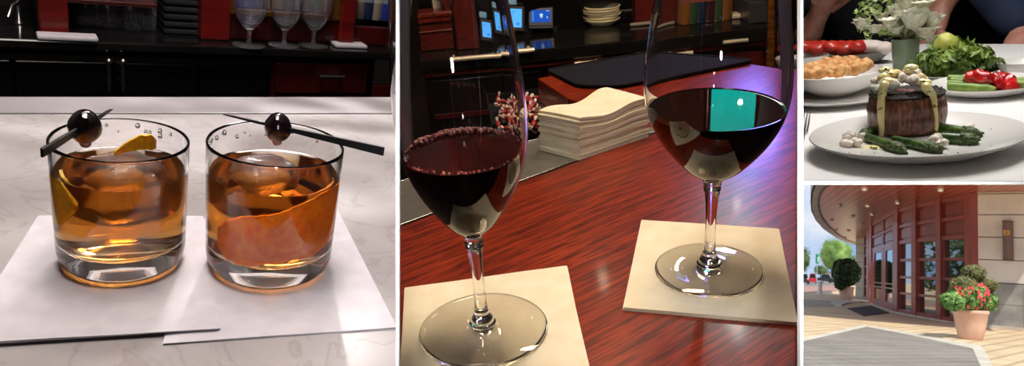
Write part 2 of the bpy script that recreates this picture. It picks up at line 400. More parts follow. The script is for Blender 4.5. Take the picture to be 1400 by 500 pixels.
# citrus peels
def peel(name, pts, w, m, label, cell=c, inner=None):
    # pts: centre line points, w widths; thick curved strip
    n = len(pts) - 1
    def fn(u, v):
        k = min(int(u * n), n - 1); f = u * n - k; p = V(pts[k]).lerp(V(pts[k + 1]), f); wd = w[k] * (1 - f) + w[k + 1] * f
        d = (V(pts[k + 1]) - V(pts[k])).normalized()
        return p + V((0, 0, 1)) * (v - .5) * wd * (1 + .10 * noise.noise(V((u * 9, v * 5, 3)))) + V((noise.noise(p * 300 + V((v * 3, 0, 0))),) * 3) * .0006
    return fn
ORANGE = pbr('orange_zest', lin(255, 156, 8), .45, col2=lin(250, 130, 0), nscale=220, bump=.5, bscale=700, bdist=.0006, emit=None)
LEMON = pbr('lemon_zest', lin(250, 205, 30), .4, col2=lin(240, 180, 10), nscale=220, bump=.6, bscale=800, bdist=.0006)
t2 = .0030
def arc(b, R, a0, a1, z0, z1, n=10): return [(b[0] + R * math.cos(a0 + (a1 - a0) * i / n), b[1] + R * math.sin(a0 + (a1 - a0) * i / n), b[2] + z0 + (z1 - z0) * i / n) for i in range(n + 1)]
# big peel close to the front wall of the right glass
pp = arc(b2, R2 * .90, math.radians(-160), math.radians(-12), .031, .052, 14)
ww = [.012, .026, .032, .034, .034, .034, .036, .038, .040, .042, .042, .040, .034, .026, .012]
solo(c, 'orange_peel', MB().sheet(peel('', pp, ww, None, ''), 60, 14, (0, .0022, 0)), ORANGE, 'broad strip of orange peel curled against the front of the right cocktail glass', 'orange peel', smooth=60)
# yellow peel of the left glass: one piece up through the surface, running down the left wall
pt = c.pd(190, 200, b1[1] + .006)
pl = [pt + V((-.013, .004, -.006)), pt + V((-.007, .001, -.001)), pt + V((0, 0, .002)), pt + V((.0065, .001, .002)), pt + V((.0105, .004, .0))]
solo(c, 'lemon_peel', MB().sheet(peel('', pl, [.002, .006, .009, .010, .006], None, ''), 24, 10, (0, .002, 0)), LEMON, 'yellow peel tip standing out of the left cocktail', 'citrus peel', smooth=60)
pp = arc(b1, R1 * .86, math.radians(-140), math.radians(-205), .050, .046, 8)
solo(c, 'lemon_peel', MB().sheet(peel('', pp, [.004, .014, .024, .03, .034, .03, .024, .014, .006], None, ''), 30, 10, (.0016, .0, 0)), LEMON, 'yellow peel pressed against the left wall of the left cocktail, below the surface', 'citrus peel', smooth=60)

BLACKPL = pbr('black_plastic', (.006, .006, .007), .32, spec=.5)
CHERRY = pbr('black_cherry', (.006, .002, .003), .06, coat=1, coat_r=.02)
SYRUP = glassmat('cherry_syrup', 1.4, absorb=(.85, .12, .03), density=160)
def pick(p, q, w0, w1, label, group):
    # flat tapered pick with a pointed tip at p and a wide end at q
    p, q = V(p), V(q); d = q - p; n = 10; mb = MB()
    t = .0016; up = V((0, 0, 1)); x = d.normalized().cross(up).normalized(); u = x.cross(d.normalized())
    prof = [(0, .0004), (.06, w0 * .6), (.3, w0), (.55, w0 + (w1 - w0) * .5), (1 - .0001, w1)]
    vs = []
    for f, wd in prof:
        for sx, sz in ((-1, -1), (1, -1), (1, 1), (-1, 1)): vs.append(p + d * f + (u * (sx * wd / 2) if wd > .03 else u * sx * .0003) + x * sz * t / 2 - 0 * up)
    fs = [(0, 3, 2, 1)]
    for k in range(len(prof) - 1):
        for j in range(4): a = k * 4 + j; b_ = k * 4 + (j + 1) % 4; fs.append((a, b_, b_ + 4, a + 4))
    a = (len(prof) - 1) * 4; fs.append((a, a + 1, a + 2, a + 3))
    for i, (f, wd) in enumerate(prof):
        for k, (sx, sz) in enumerate(((-1, -1), (1, -1), (1, 1), (-1, 1))):
            vs[i * 4 + k] = p + d * f + u * (sx * max(wd, .0004) / 2) + x * sz * t / 2
    mb.add(vs, fs)
    return solo(c, 'cocktail_pick', mb, BLACKPL, label, 'cocktail pick', group=group, bevel=.0003)
# left pick: blunt end front-left outside the rim, tip behind the cherry
zr1 = b1[2] + h1; zr2 = b2[2] + h2
fl = c.px(57, 209, zr1 + .004); ti = c.px(153, 149, zr1 + .005)
pick(ti, fl, .0026, .0052, 'black plastic pick lying across the rim of the left cocktail, speared through a cherry', 'cocktail picks')
def cherry(cell_pt, r, label):
    mb = MB().blob((0, 0, 0), (r * .93, r, r * 1.04), .05, 1.5, 2, 40, 26); 
    root = thing(c, 'cherry', label, 'cherry', cell_pt, group='cherries on picks')
    part(root, 'flesh', mb, CHERRY, 80)
    part(root, 'syrup_drop', MB().blob((0, 0, -r * 1.06), (r * .34, r * .34, r * .28), 0, 1, 1, 16, 10), SYRUP, 80, label='dark red syrup drop')
def onpick(p, q, x):
    return p.lerp(q, fit(lambda t: c.proj(p.lerp(q, t))[0], x, 0, 1))
cherry(onpick(ti, fl, 116) + V((0, 0, -.0005)), .0098, 'glossy black cherry on the pick over the left cocktail')
ti2 = c.px(305, 156, zr2 + .005); fl2 = c.px(525, 207, zr2 + .0035)
pick(ti2, fl2, .0020, .0058, 'black plastic pick lying across the right cocktail, its wide end over the bar', 'cocktail picks')
cherry(onpick(ti2, fl2, 380) + V((0, 0, -.0005)), .0093, 'glossy black cherry on the pick over the right cocktail')

# ---------------------------------------------------------------- the back bar across the aisle
YB = 1.75
def R4(cell, x0, y0, x1, y1, Y):     # photo rectangle on a vertical plane -> X0,X1,Z0,Z1
    a, b, cc, d = cell.pd(x0, y0, Y), cell.pd(x1, y0, Y), cell.pd(x1, y1, Y), cell.pd(x0, y1, Y)
    return (a.x + d.x) / 2, (b.x + cc.x) / 2, (d.z + cc.z) / 2, (a.z + b.z) / 2
def vbox(mb, cell, x0, y0, x1, y1, Y, dep):
    X0, X1, Z0, Z1 = R4(cell, x0, y0, x1, y1, Y); return mb.box((X0, Y, Z0), (X1, Y + dep, Z1))
BLK = pbr('black_lacquer', (.0035, .0035, .0035), .25)
BLKS = pbr('black_stone', (.006, .006, .006), .12, col2=(.01, .01, .01), nscale=30)
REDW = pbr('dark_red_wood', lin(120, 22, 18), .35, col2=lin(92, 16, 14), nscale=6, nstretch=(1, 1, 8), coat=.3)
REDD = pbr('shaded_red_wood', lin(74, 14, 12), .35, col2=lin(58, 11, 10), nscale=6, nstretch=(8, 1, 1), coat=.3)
STEEL = pbr('brushed_steel', (.6, .6, .62), .25, metal=1)
GOLD = pbr('aged_gilt', lin(150, 105, 50), .35, metal=.8)
X0, X1, Z0, Zt = R4(c, -60, 58, 543.5, 140, YB)
zc = c.pd(270, 58, YB).z; zcb = c.pd(270, 70, YB).z; zfl = zc - .75; eps = .0012
YW = c.px(200, 49, zc).y
def clipx(Y): return c.pd(543.6, 60, Y).x
root = thing(c, 'back_counter', 'black stone counter top of the back bar behind the cocktails', 'counter', ((X0 + X1) / 2, YB, zcb))
mx_ = (X0 + X1) / 2
part(root, 'worktop', MB().box((X0 - mx_, -.03, 0), (clipx(YB - .03) - mx_, YW + .26 - YB, zc - zcb)), BLKS, bevel=.004)
# cabinets below the counter: black double doors, red drawers, black recess
def xat(x, y=100): return c.pd(x, y, YB).x
cabn = [(-60, 365, 'black'), (365, 506, 'red'), (506, 543.4, 'gap')]
kr = thing(c, 'back_cabinet', 'black two-door cabinet under the back counter with two upright steel handles', 'cabinet', (xat(160), YB, zfl))
xa, xb, xm = xat(-60) - xat(160), xat(372) - xat(160), xat(156) - xat(160)
hz = zcb - zfl - eps
part(kr, 'carcass', MB().box((xa, .02, 0), (xb, .4, hz)), BLK)
for (u0, u1, nm) in ((xa + .01, xat(18) - xat(160) - .003, 0), (xat(18) - xat(160) + .003, xm - .003, 0), (xm + .003, xat(272) - xat(160) - .003, 1), (xat(272) - xat(160) + .003, xb - .01, 2)):
    d = part(kr, 'door', MB().box((u0, 0, .06), (u1, .02, hz - .03)), BLK, bevel=.003)
    if nm == 0 and u0 > xa + .05 or nm == 1:
        xs = (xat(146) if nm == 0 else xat(165)) - xat(160); zt = c.pd(155, 78, YB).z - zfl; zb_ = c.pd(155, 118, YB).z - zfl
        mb = MB().tube([(xs, -.035, zt), (xs, -.035, zb_)], .0045, 12); mb.tube([(xs, -.035, zt - .012), (xs, .0, zt - .012)], .004, 8); mb.tube([(xs, -.035, zb_ + .012), (xs, .0, zb_ + .012)], .004, 8)
        mb.blob((xs, -.037, zt), .0075, seg=12, ring=8)
        part(d, 'handle', mb, STEEL, 50, label='upright steel handle')
part(kr, 'top_rail', MB().box((xa, -.004, hz - .028), (xb, .02, hz - .016)), pbr('dull_metal_edge', (.05, .045, .04), .35, metal=.8))
dr = thing(c, 'drawer_cabinet', 'dark red wooden drawer cabinet under the back counter', 'cabinet', (xat(440), YB, zfl))
xa, xb = xat(374) - xat(440), xat(507) - xat(440)
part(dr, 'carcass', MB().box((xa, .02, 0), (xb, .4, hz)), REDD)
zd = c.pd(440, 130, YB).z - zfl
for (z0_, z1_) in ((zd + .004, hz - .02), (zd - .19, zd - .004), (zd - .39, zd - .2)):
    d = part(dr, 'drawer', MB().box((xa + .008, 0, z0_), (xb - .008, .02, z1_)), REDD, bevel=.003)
    if z1_ > zd + .05:
        xs = xat(450) - xat(440); zz = c.pd(450, 102, YB).z - zfl
        part(d, 'pull', MB().tube([(xs - .033, -.02, zz), (xs + .033, -.02, zz)], .005, 10).tube([(xs - .024, -.02, zz), (xs - .024, .0, zz)], .003, 8).tube([(xs + .024, -.02, zz), (xs + .024, 0, zz)], .003, 8), STEEL, 50)
gp = thing(c, 'open_cabinet', 'black open cabinet bay beside the red drawers, a red drawer low inside it', 'cabinet', (xat(520), YB, zfl))
xa, xb = xat(508) - xat(520), min(xat(543.3), clipx(YB)) - xat(520)
part(gp, 'back_panel', MB().box((xa, .3, 0), (xb, .32, hz)), BLK); part(gp, 'side_panel', MB().box((xa, 0, 0), (xa + .006, .3, hz)), BLK)
zz = c.pd(520, 117, YB).z - zfl
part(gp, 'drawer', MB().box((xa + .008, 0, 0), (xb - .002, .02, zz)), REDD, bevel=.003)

# hutch on the counter: red posts and framed openings with shelves of bottles
hm = R4(c, -60, -60, 543, 50, YW)
def hx(x, Y=YW): return c.pd(x, 30, Y).x
zTop = c.pd(270, -70, YW).z
bz = zc
bz += .001
hut = thing(c, 'bar_hutch', 'dark red wooden hutch of framed openings standing on the back counter', 'hutch', (hx(270), YW, bz))
ox = hx(270); Hh = zTop - bz
part(hut, 'back_board', MB().box((hx(-60) - ox, .22, 0), (clipx(YW + .22) - ox, .24, Hh)), pbr('mirror_dark', (.02, .018, .02), .15))
for (a, b_) in ((52, 93), (272, 312), (462, 482)):
    part(hut, 'post', MB().box((hx(a) - ox, -.02, 0), (hx(b_) - ox, .22, Hh)), REDW, bevel=.004)
def z_at(y, Y=YW): return c.pd(380, y, Y).z - bz
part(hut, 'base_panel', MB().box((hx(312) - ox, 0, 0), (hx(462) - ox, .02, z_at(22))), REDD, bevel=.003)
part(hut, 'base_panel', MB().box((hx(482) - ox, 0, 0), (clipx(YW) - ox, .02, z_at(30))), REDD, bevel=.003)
part(hut, 'gilt_rail', MB().box((hx(312) - ox, -.012, z_at(22)), (hx(462) - ox, .01, z_at(16))), GOLD, bevel=.002)
part(hut, 'gilt_post', MB().box((hx(312) - ox, -.012, z_at(16)), (hx(318) - ox, .01, Hh)), GOLD, bevel=.002)
part(hut, 'gilt_post', MB().box((hx(455) - ox, -.012, z_at(16)), (hx(462) - ox, .01, Hh)), GOLD, bevel=.002)
part(hut, 'shelf', MB().box((hx(93) - ox, 0, z_at(22)), (hx(215) - ox, .2, z_at(17))), REDD, bevel=.002)
# bottles and glasses in the openings
def bottle_mb(h, r):
    return MB().lathe([(0, 0), (r * .9, 0), (r, .006), (r, h * .58), (r * .85, h * .66), (r * .35, h * .76), (r * .32, h * .97), (r * .38, h * .975), (r * .38, h), (0, h)], 20)
bcols = [(.10, .25, .20), (.30, .12, .03), (.02, .04, .10), (.35, .30, .25), (.05, .10, .05), (.02, .05, .35), (.3, .2, .1), (.06, .02, .02)]
bn = ['teal green', 'amber', 'navy', 'clear', 'dark green', 'bright blue', 'tan', 'dark red']
def bottle(x, Y, zb, h, r, ci, where):
    m = pbr('bottle_%d' % ci, bcols[ci], .08, coat=.6)
    X = hx(x, Y); o = thing(c, 'bottle', bn[ci] + ' bottle ' + where, 'bottle', (X, Y, zb + .0015), group='bottles on the back bar')
    part(o, 'body', bottle_mb(h, r), m, 50)
    part(o, 'bottle_label', MB().lathe([(r * 1.01, h * .18), (r * 1.012, h * .2), (r * 1.012, h * .48), (r * 1.01, h * .5)], 20), pbr('paper_label_%d' % (ci % 3), [(.5, .45, .38), (.28, .08, .06), (.2, .25, .3)][ci % 3], .7), 50)
    return o
zsh = bz + z_at(17)
for k, (x, ci) in enumerate(((122, 3), (138, 0), (152, 0), (170, 7), (186, 1), (202, 6))):
    bottle(x, YW + .12, zsh, .26, .026, ci, 'on the hutch shelf between the red posts, %s from its left end' % ['first', 'second', 'third', 'fourth', 'fifth', 'sixth'][k])
zg = bz + z_at(15)
for k, (x, ci) in enumerate(((322, 5), (335, 5), (352, 2), (372, 6), (390, 7), (410, 3), (428, 4), (446, 6))):
    bottle(x, YW + .1, bz + z_at(24), .28, .026, ci, 'behind the gilt rail, %s from its left end' % ['first', 'second', 'third', 'fourth', 'fifth', 'sixth', 'seventh', 'eighth'][k])
for k, (x, ci) in enumerate(((487, 3), (499, 2), (511, 3), (523, 5), (535, 3))):
    bottle(x, YW + .1, bz + z_at(29), .26, .022, ci, 'in the right-hand opening of the hutch, %s from the red post' % ['first', 'second', 'third', 'fourth', 'fifth'][k])
def simple_goblet(s=1.):
    p = [(0, 0), (.032, 0), (.032, .0015), (.006, .004), (.004, .012), (.0042, .03), (.012, .038), (.026, .055), (.033, .08), (.034, .105), (.026, .14), (.028, .175), (.027, .175), (.0252, .14), (.033, .105), (.032, .08), (.025, .057), (.011, .041), (0, .038)]
    return MB().lathe([(r * s, z * s) for r, z in p], 28)
gob = None
THIN = pbr('barware_glass', (.8, .8, .86), .03, trans=.92, ior=1.45)
for k, (x, w_) in enumerate(((340, 'left'), (388, 'middle'), (428, 'right'))):
    P = c.px(x, 62, zc)
    o = thing(c, 'hurricane_glass', 'empty footed glass on the back counter, %s one of the three below the gilt rail' % w_, 'glass', (P.x, P.y, zc), group='footed glasses on the back counter')
    if gob is None: gob = part(o, 'bowl', simple_goblet(1.15), THIN, 50)
    else: d = gob.copy(); COL.objects.link(d); d.parent = o
tg = None
def tall_glass_mb():
    r, h = .027, .13; return MB().lathe([(0, 0), (r * .8, 0), (r, h), (r - .0015, h), (r * .8 - .0015, .008), (0, .008)], 24)
for k, (x, dy) in enumerate(((118, .2), (134, .2), (150, .15), (166, .2), (182, .12), (200, .14))):
    Y = YW + .02 + dy * .4; o = solo(c, 'highball_glass', tall_glass_mb(), THIN, 'upturned clear tall glass on the back counter, %s of the row between the red posts' % ['first', 'second', 'third', 'fourth', 'fifth', 'sixth'][k], 'glass', (hx(x, Y), Y, zc), group='tall glasses on the back counter', smooth=50)
# ribbed dark trays at x 215-270
tm = pbr('dark_tray', (.012, .013, .015), .6)
for k in range(7):
    o = thing(c, 'bar_tray', 'dark ribbed tray in the stack beside the red post, %s from the counter' % ['first', 'second', 'third', 'fourth', 'fifth', 'sixth', 'topmost'][k], 'tray', (hx(242, YW + .08), YW + .08, zc + .017 * k), group='stack of dark trays')
    xw = (hx(264) - hx(218)) / 2
    part(o, 'base', MB().box((-xw, -.06, .001), (xw, .06, .005)), tm); part(o, 'rim', MB().box((-xw - .004, -.064, .005), (-xw, .064, .014)).box((xw, -.064, .005), (xw + .004, .064, .014)).box((-xw, -.064, .005), (xw, -.06, .014)).box((-xw, .06, .005), (xw, .064, .014)), tm, bevel=.001)
# white menus lying on the counter edge
for (x0, x1, y, lb) in ((50, 132, 51, 'white folded menu card lying on the back counter in front of the left red post'), (455, 497, 62, 'white folded menu card on the back counter below the right red post')):
    P, Q = c.px(x0, y + 1, zc), c.px(x1, y + 2, zc)
    solo(c, 'menu_card', MB().box((P.x, P.y - .02, zc + .001), (Q.x, P.y + .02, zc + .010)), PAPER, lb, 'menu card', group='menu cards on the back counter', bevel=.003)
# tap handle left edge
P = c.pd(27, 44, YB + .1)
tp = thing(c, 'beer_tap', 'small chrome tap on the back counter at the far left', 'tap', (P.x, YB + .1, zc))
part(tp, 'column', MB().lathe([(0, 0), (.012, 0), (.012, .004), (.006, .01), (.006, .05), (0, .052)], 16), STEEL, 50)
part(tp, 'spout', MB().tube([(0, 0, .045), (-.012, -.02, .04), (-.02, -.035, .02)], .005, 10), STEEL, 50)

# light of this compartment
g = c.px(240, 330)
light(c, 'AREA', g + V((.33, .72, .8)), g, 2.6, .12, col=(1, .95, .92))
light(c, 'AREA', g + V((0, .38, .95)), g + V((0, .1, 0)), 2.0, .5, col=(.97, .97, 1))  # added overhead fill, wide for reflections on the rims
light(c, 'AREA', g + V((.0, -.02, .62)), g + V((0, .02, 0)), 3.6, .30, col=(1, .91, .84))  # added front fill that brightens the drinks and peels
light(c, 'AREA', (g.x + .2, YB - .5, 1.0), (g.x + .1, YW, -.1), 9, .3, col=(1, .86, .78))
# added spot, its noise pattern throws soft streaks of light over the stone
lo_ = light(c, 'SPOT', g + V((.30, .66, .62)), g + V((0, .05, 0)), 34, .012, col=(1, .96, .94), spot=math.radians(95), blend=.4)
l_ = lo_.data; l_.use_nodes = True; N, L = l_.node_tree.nodes, l_.node_tree.links; em_ = N['Emission']
tc = N.new('ShaderNodeTexCoord'); mp = N.new('ShaderNodeMapping'); mp.inputs['Scale'].default_value = (5, 13, 5); mp.inputs['Rotation'].default_value = (0, 0, .5); L.new(tc.outputs['Normal'], mp.inputs[0])
nz = N.new('ShaderNodeTexNoise'); nz.inputs['Scale'].default_value = 1; nz.inputs['Detail'].default_value = 3; nz.inputs['Distortion'].default_value = .8; L.new(mp.outputs[0], nz.inputs[0])
cr = N.new('ShaderNodeValToRGB'); cr.color_ramp.elements[0].position = .45; cr.color_ramp.elements[0].color = (0, 0, 0, 1); cr.color_ramp.elements[1].position = .6; cr.color_ramp.elements[1].color = (1, 1, 1, 1); L.new(nz.outputs[0], cr.inputs[0]); L.new(cr.outputs[0], em_.inputs['Strength'])
# ================================================================== CELL 2: red wine on a mahogany bar
c = C2
def mahogany(name, a, b_, dark, rz, scale=1., rough=.16, coat=.35):
    m = bpy.data.materials.new(name); m.use_nodes = True; N, L = m.node_tree.nodes, m.node_tree.links; b = N['Principled BSDF']
    tc = N.new('ShaderNodeTexCoord'); mp = N.new('ShaderNodeMapping'); mp.vector_type = 'TEXTURE'; mp.inputs['Rotation'].default_value = (0, 0, rz); mp.inputs['Scale'].default_value = (14 / scale, 1 / scale, 1 / scale)
    L.new(tc.outputs['Object'], mp.inputs[0])
    n1 = N.new('ShaderNodeTexNoise'); n1.inputs['Scale'].default_value = 190; n1.inputs['Detail'].default_value = 6; n1.inputs['Distortion'].default_value = .35; L.new(mp.outputs[0], n1.inputs[0])
    n2 = N.new('ShaderNodeTexNoise'); n2.inputs['Scale'].default_value = 420; n2.inputs['Detail'].default_value = 3; L.new(mp.outputs[0], n2.inputs[0])
    r1 = N.new('ShaderNodeValToRGB'); e = r1.color_ramp.elements; e[0].position = .40; e[0].color = dark; e[1].position = .56; e[1].color = a; e2 = e.new(.75); e2.color = b_; L.new(n1.outputs[0], r1.inputs[0])
    r2 = N.new('ShaderNodeValToRGB'); e = r2.color_ramp.elements; e[0].position = .38; e[0].color = (.45, .4, .4, 1); e[1].position = .52; e[1].color = (1, 1, 1, 1); L.new(n2.outputs[0], r2.inputs[0])
    mx = N.new('ShaderNodeMix'); mx.data_type = 'RGBA'; mx.blend_type = 'MULTIPLY'; mx.inputs[0].default_value = 1; L.new(r1.outputs[0], mx.inputs[6]); L.new(r2.outputs[0], mx.inputs[7])
    L.new(mx.outputs[2], b.inputs['Base Color']); b.inputs['Roughness'].default_value = rough + .12; b.inputs['Coat Weight'].default_value = coat; b.inputs['Coat Roughness'].default_value = rough * .6
    bp = N.new('ShaderNodeBump'); bp.inputs['Strength'].default_value = .08; bp.inputs['Distance'].default_value = .0006; L.new(n2.outputs[0], bp.inputs['Height']); L.new(bp.outputs[0], b.inputs['Normal'])
    return m
ga, gb = c.px(650, 390), c.px(860, 300); grz = math.atan2(gb.y - ga.y, gb.x - ga.x)
MAH = mahogany('varnished_mahogany', lin(142, 48, 22), lin(156, 56, 28), lin(106, 31, 14), grz)
MAHD = mahogany('panel_mahogany', lin(112, 30, 20), lin(130, 38, 24), lin(70, 16, 10), 0, 3., .3, .2)
def pl(pts, z=0): return [tuple(c.px(x, y, z)[:2]) for x, y in pts]
bc = solo(c, 'bar_counter', MB().prism(pl([(546.4, 530), (546.4, 309), (905, 178), (776, 134), (735, 107), (905, 72), (1090.4, 94), (1090.4, 530)]), -.035, 0), MAH, 'glossy red mahogany bar top with dark grain under the wine glasses', 'bar counter', bevel=.0015)
bx_ = MB().slab([c.px(735.5, 107.5, -.0355), c.px(776.5, 134.5, -.0355), c.px(905, 178.5, -.0355)][:2] + [c.px(776.5, 134.5, -.12), c.px(735.5, 107.5, -.12)], (-.002, -.003, 0))
# steel gutter between the bar and the well
GUT = pbr('gutter_steel', (.30, .29, .25), .35, metal=.7, col2=(.22, .21, .19), nscale=60, nstretch=(1, 14, 1))
gt = thing(c, 'bar_gutter', 'dull stainless steel strip along the inner edge of the bar, under the napkin stack', 'gutter', (0, 0, 0))
gz = -.001
ge = pl([(546.2, 307), (903, 177), (850, 158), (676, 203), (546.2, 246)])
part(gt, 'tray', MB().prism(ge, gz - .004, gz), GUT)
part(gt, 'lip', MB().tube([V((*pl([(547, 306)])[0], gz)), V((*pl([(900, 177.5)])[0], gz))], .0011, 8).tube([V((*pl([(547, 247)])[0], gz)), V((*pl([(676, 204.5)])[0], gz)), V((*pl([(849, 158.5)])[0], gz))], .0011, 8), STEEL, 60)

TISSUE = pbr('cream_paper', lin(226, 214, 184), .9, col2=lin(232, 222, 196), nscale=50, bump=.3, bscale=240, bdist=.0004)
# two napkins under the glasses
def P2(pts): return [c.px(x, y) for x, y in pts]
solo(c, 'napkin', napkin_mb(P2([(546.6, 545), (814, 545), (775, 366), (554, 396)]), .0024, 3, seed=11, wave=.0002), TISSUE, 'cream paper napkin under the left wine glass', 'napkin', group='napkins under the wine glasses')
solo(c, 'napkin', napkin_mb(P2([(853, 425), (1089, 445), (1064, 317), (877, 304)]), .0030, 3, seed=12, wave=.0003), TISSUE, 'cream paper napkin under the right wine glass', 'napkin', group='napkins under the wine glasses')
# napkin stack: every napkin
A, B, D_ = c.px(738, 205), c.px(793, 219), c.px(887, 187)
E_ = A + D_ - B
hh = fit(lambda h: c.proj(B + V((0, 0, h)))[1], 164, .02, .08)
NS = 26; th = hh / NS; ordn = ['lowest', 'second from the bottom', 'third from the bottom']
for k in range(NS):
    rnd = random.Random(100 + k); j = V((rnd.uniform(-1, 1), rnd.uniform(-1, 1), 0)) * .0012
    q = [p + j + V((rnd.uniform(-1, 1), rnd.uniform(-1, 1), 0)) * .0006 for p in (A, B, D_, E_)]
    a_ = (k / NS) ** 1.5
    mb = MB(); z0 = k * th + .0003
    def fn(u, v):
        p = q[0] * (1 - u) * (1 - v) + q[1] * u * (1 - v) + q[2] * u * v + q[3] * (1 - u) * v
        e = min(u, 1 - u, v, 1 - v)
        wv = .0030 * math.sin(v * 7.5 + .6 + u * 1.2) * a_ + .004 * a_ * (1 - u) * math.exp(-((v - .85) / .2) ** 2)
        return p + V((0, 0, z0 + th * (.90 if k < NS - 1 else 1) + wv - th * .3 * (1 - sm(0, .05, e))))
    mb.sheet(fn, 12, 24, (0, 0, -th * .80))
    nm = 'topmost' if k == NS - 1 else (['lowest', 'second', 'third', 'fourth', 'fifth', 'sixth', 'seventh', 'eighth', 'ninth', 'tenth', 'eleventh', 'twelfth', 'thirteenth'][k] + (' from the bottom' if k else '') if k < 13 else ['', 'second', 'third', 'fourth', 'fifth', 'sixth', 'seventh', 'eighth', 'ninth', 'tenth', 'eleventh', 'twelfth', 'thirteenth'][NS - 1 - k] + ' from the top')
    solo(c, 'napkin', mb, TISSUE, 'folded cream napkin in the stack on the bar, ' + nm, 'napkin', group='stack of bar napkins', smooth=60)

# wine glasses
WINE = pbr('red_wine', (.012, .0012, .0016), .02, spec=.5, coat=0)
WINE2 = pbr('red_wine_clear', (.030, .0030, .0032), .02, spec=.5)
def wine_glass(fx_, fy_, fw, wy, x0, x1, label, wm, z0=.0032, bowlbot=None):
    b = c.px(fx_, fy_, z0); w = lambda P, r: c.circ(P, r)[1] - c.circ(P, r)[0]
    Rf = fit(lambda r: w(b, r), fw, .02, .07)
    hw_ = fit(lambda h: c.proj(b + V((0, 0, h)))[1], wy, .05, .25)
    hb = fit(lambda h: c.proj(b + V((0, 0, h)))[1], bowlbot, .03, .2)
    Rw = fit(lambda r: w(b + V((0, 0, hw_)), r), x1 - x0, .02, .08)
    root = thing(c, 'wine_glass', label, 'wine glass', b, group='two glasses of red wine')
    d = hw_ - hb; t = .0009
    bow = [(.0062, hb - .002), (Rw * .17, hb + d * .05), (Rw * .40, hb + d * .19), (Rw * .60, hb + d * .37), (Rw * .78, hb + d * .57), (Rw * .92, hb + d * .79), (Rw, hb + d), (Rw * 1.035, hb + d * 1.22), (Rw * 1.03, hb + d * 1.5), (Rw * .985, hb + d * 1.85), (Rw * .90, hb + d * 2.3), (Rw * .80, hb + d * 2.8), (Rw * .74, hb + d * 3.1)]
    import itertools
    def smooth(pr, n=4):     # Catmull-Rom through profile points
        o = []
        for i in range(len(pr) - 1):
            p0, p1, p2, p3 = pr[max(i - 1, 0)], pr[i], pr[i + 1], pr[min(i + 2, len(pr) - 1)]
            for k in range(n):
                t_ = k / n
                o.append(tuple(.5 * ((2 * p1[j]) + (-p0[j] + p2[j]) * t_ + (2 * p0[j] - 5 * p1[j] + 4 * p2[j] - p3[j]) * t_ ** 2 + (-p0[j] + 3 * p1[j] - 3 * p2[j] + p3[j]) * t_ ** 3) for j in (0, 1)))
        o.append(pr[-1]); return o
    bs = smooth(bow); inner = [(max(r - t, 0), z + (.0 if i > 6 else .001)) for i, (r, z) in enumerate(bs)]
    ic = hb + .0025
    inn = [(r, z) for r, z in inner if z > ic + .0004]
    prof = [(.0060, hb - .004)] + bs + [(inner[-1][0] + t / 2, bs[-1][1] + .0006)] + inn[::-1] + [(0, ic)]
    bowlm = MB().lathe([(0, hb - .0045)] + prof, 72)
    part(root, 'bowl', bowlm, CLEAR, 60)
    st = smooth([(.0062, hb - .0048), (.0050, hb - .010), (.0040, hb - .022), (.0038, hb * .5), (.0042, .020), (.0060, .0125), (.0072, .0100), (.0066, .0085)], 4)
    part(root, 'stem', MB().lathe([(0, hb - .0046)] + st + [(0, .0083)], 32), CLEAR, 60)
    # foot with the small moulded knop
    ft = [(0, .0082), (.0080, .0080), (.0092, .0066), (.0086, .0054), (.0105, .0044), (.0165, .0030), (Rf * .6, .0019), (Rf * .97, .0014), (Rf, .0009), (Rf * .985, .0003), (Rf * .9, 0), (.02, .0003), (0, .0006)]
    part(root, 'foot', MB().lathe(ft, 96), CLEAR, 45)
    e = .00025
    wp = [(0, ic + .0002)] + [(r + e, z) for r, z in inn if z < hw_ - .0006] + [(Rw - t + e, hw_), (Rw - t - .0018, hw_ - .0006), (Rw - t - .0024, hw_ - .0006), (Rw * .5, hw_ - .0006), (0, hw_ - .0006)]
    part(root, 'wine', MB().lathe(wp, 96), wm, 35, label='dark red wine')
    return root, b, hw_, Rw, Rf
wr, wb, wh, wR, wF = wine_glass(969, 369, 150, 147, 892, 1086.5, 'stemmed glass of dark red wine on the right, teal light reflected in the wine', WINE, z0=.0040, bowlbot=249)
wl, lb, lh, lR, lF = wine_glass(661, 450, 176, 205, 556, 729, 'stemmed glass of red wine on the left with a ring of bubbles round the wine', WINE2, bowlbot=326)
BUB = pbr('wine_bubble', lin(190, 120, 112), .08, trans=.55, ior=1.2, coat=1)
mb = MB(); rnd = random.Random(5)
for k in range(260):
    a = rnd.uniform(0, 2 * PI) if k < 110 else rnd.gauss(PI * .55, .45); rr = lR - .0016 - abs(rnd.gauss(0, .0011 if k < 110 else .0032)); s_ = rnd.uniform(.0005, .0011) if k < 110 else rnd.uniform(.0008, .0020)
    mb.blob((rr * math.cos(a), rr * math.sin(a), lh + s_ * .3), s_, 0, 1, k, 8, 5)
part(wl, 'foam_ring', mb, BUB, 80, kind='stuff', label='pinkish bubbles round the edge of the wine')

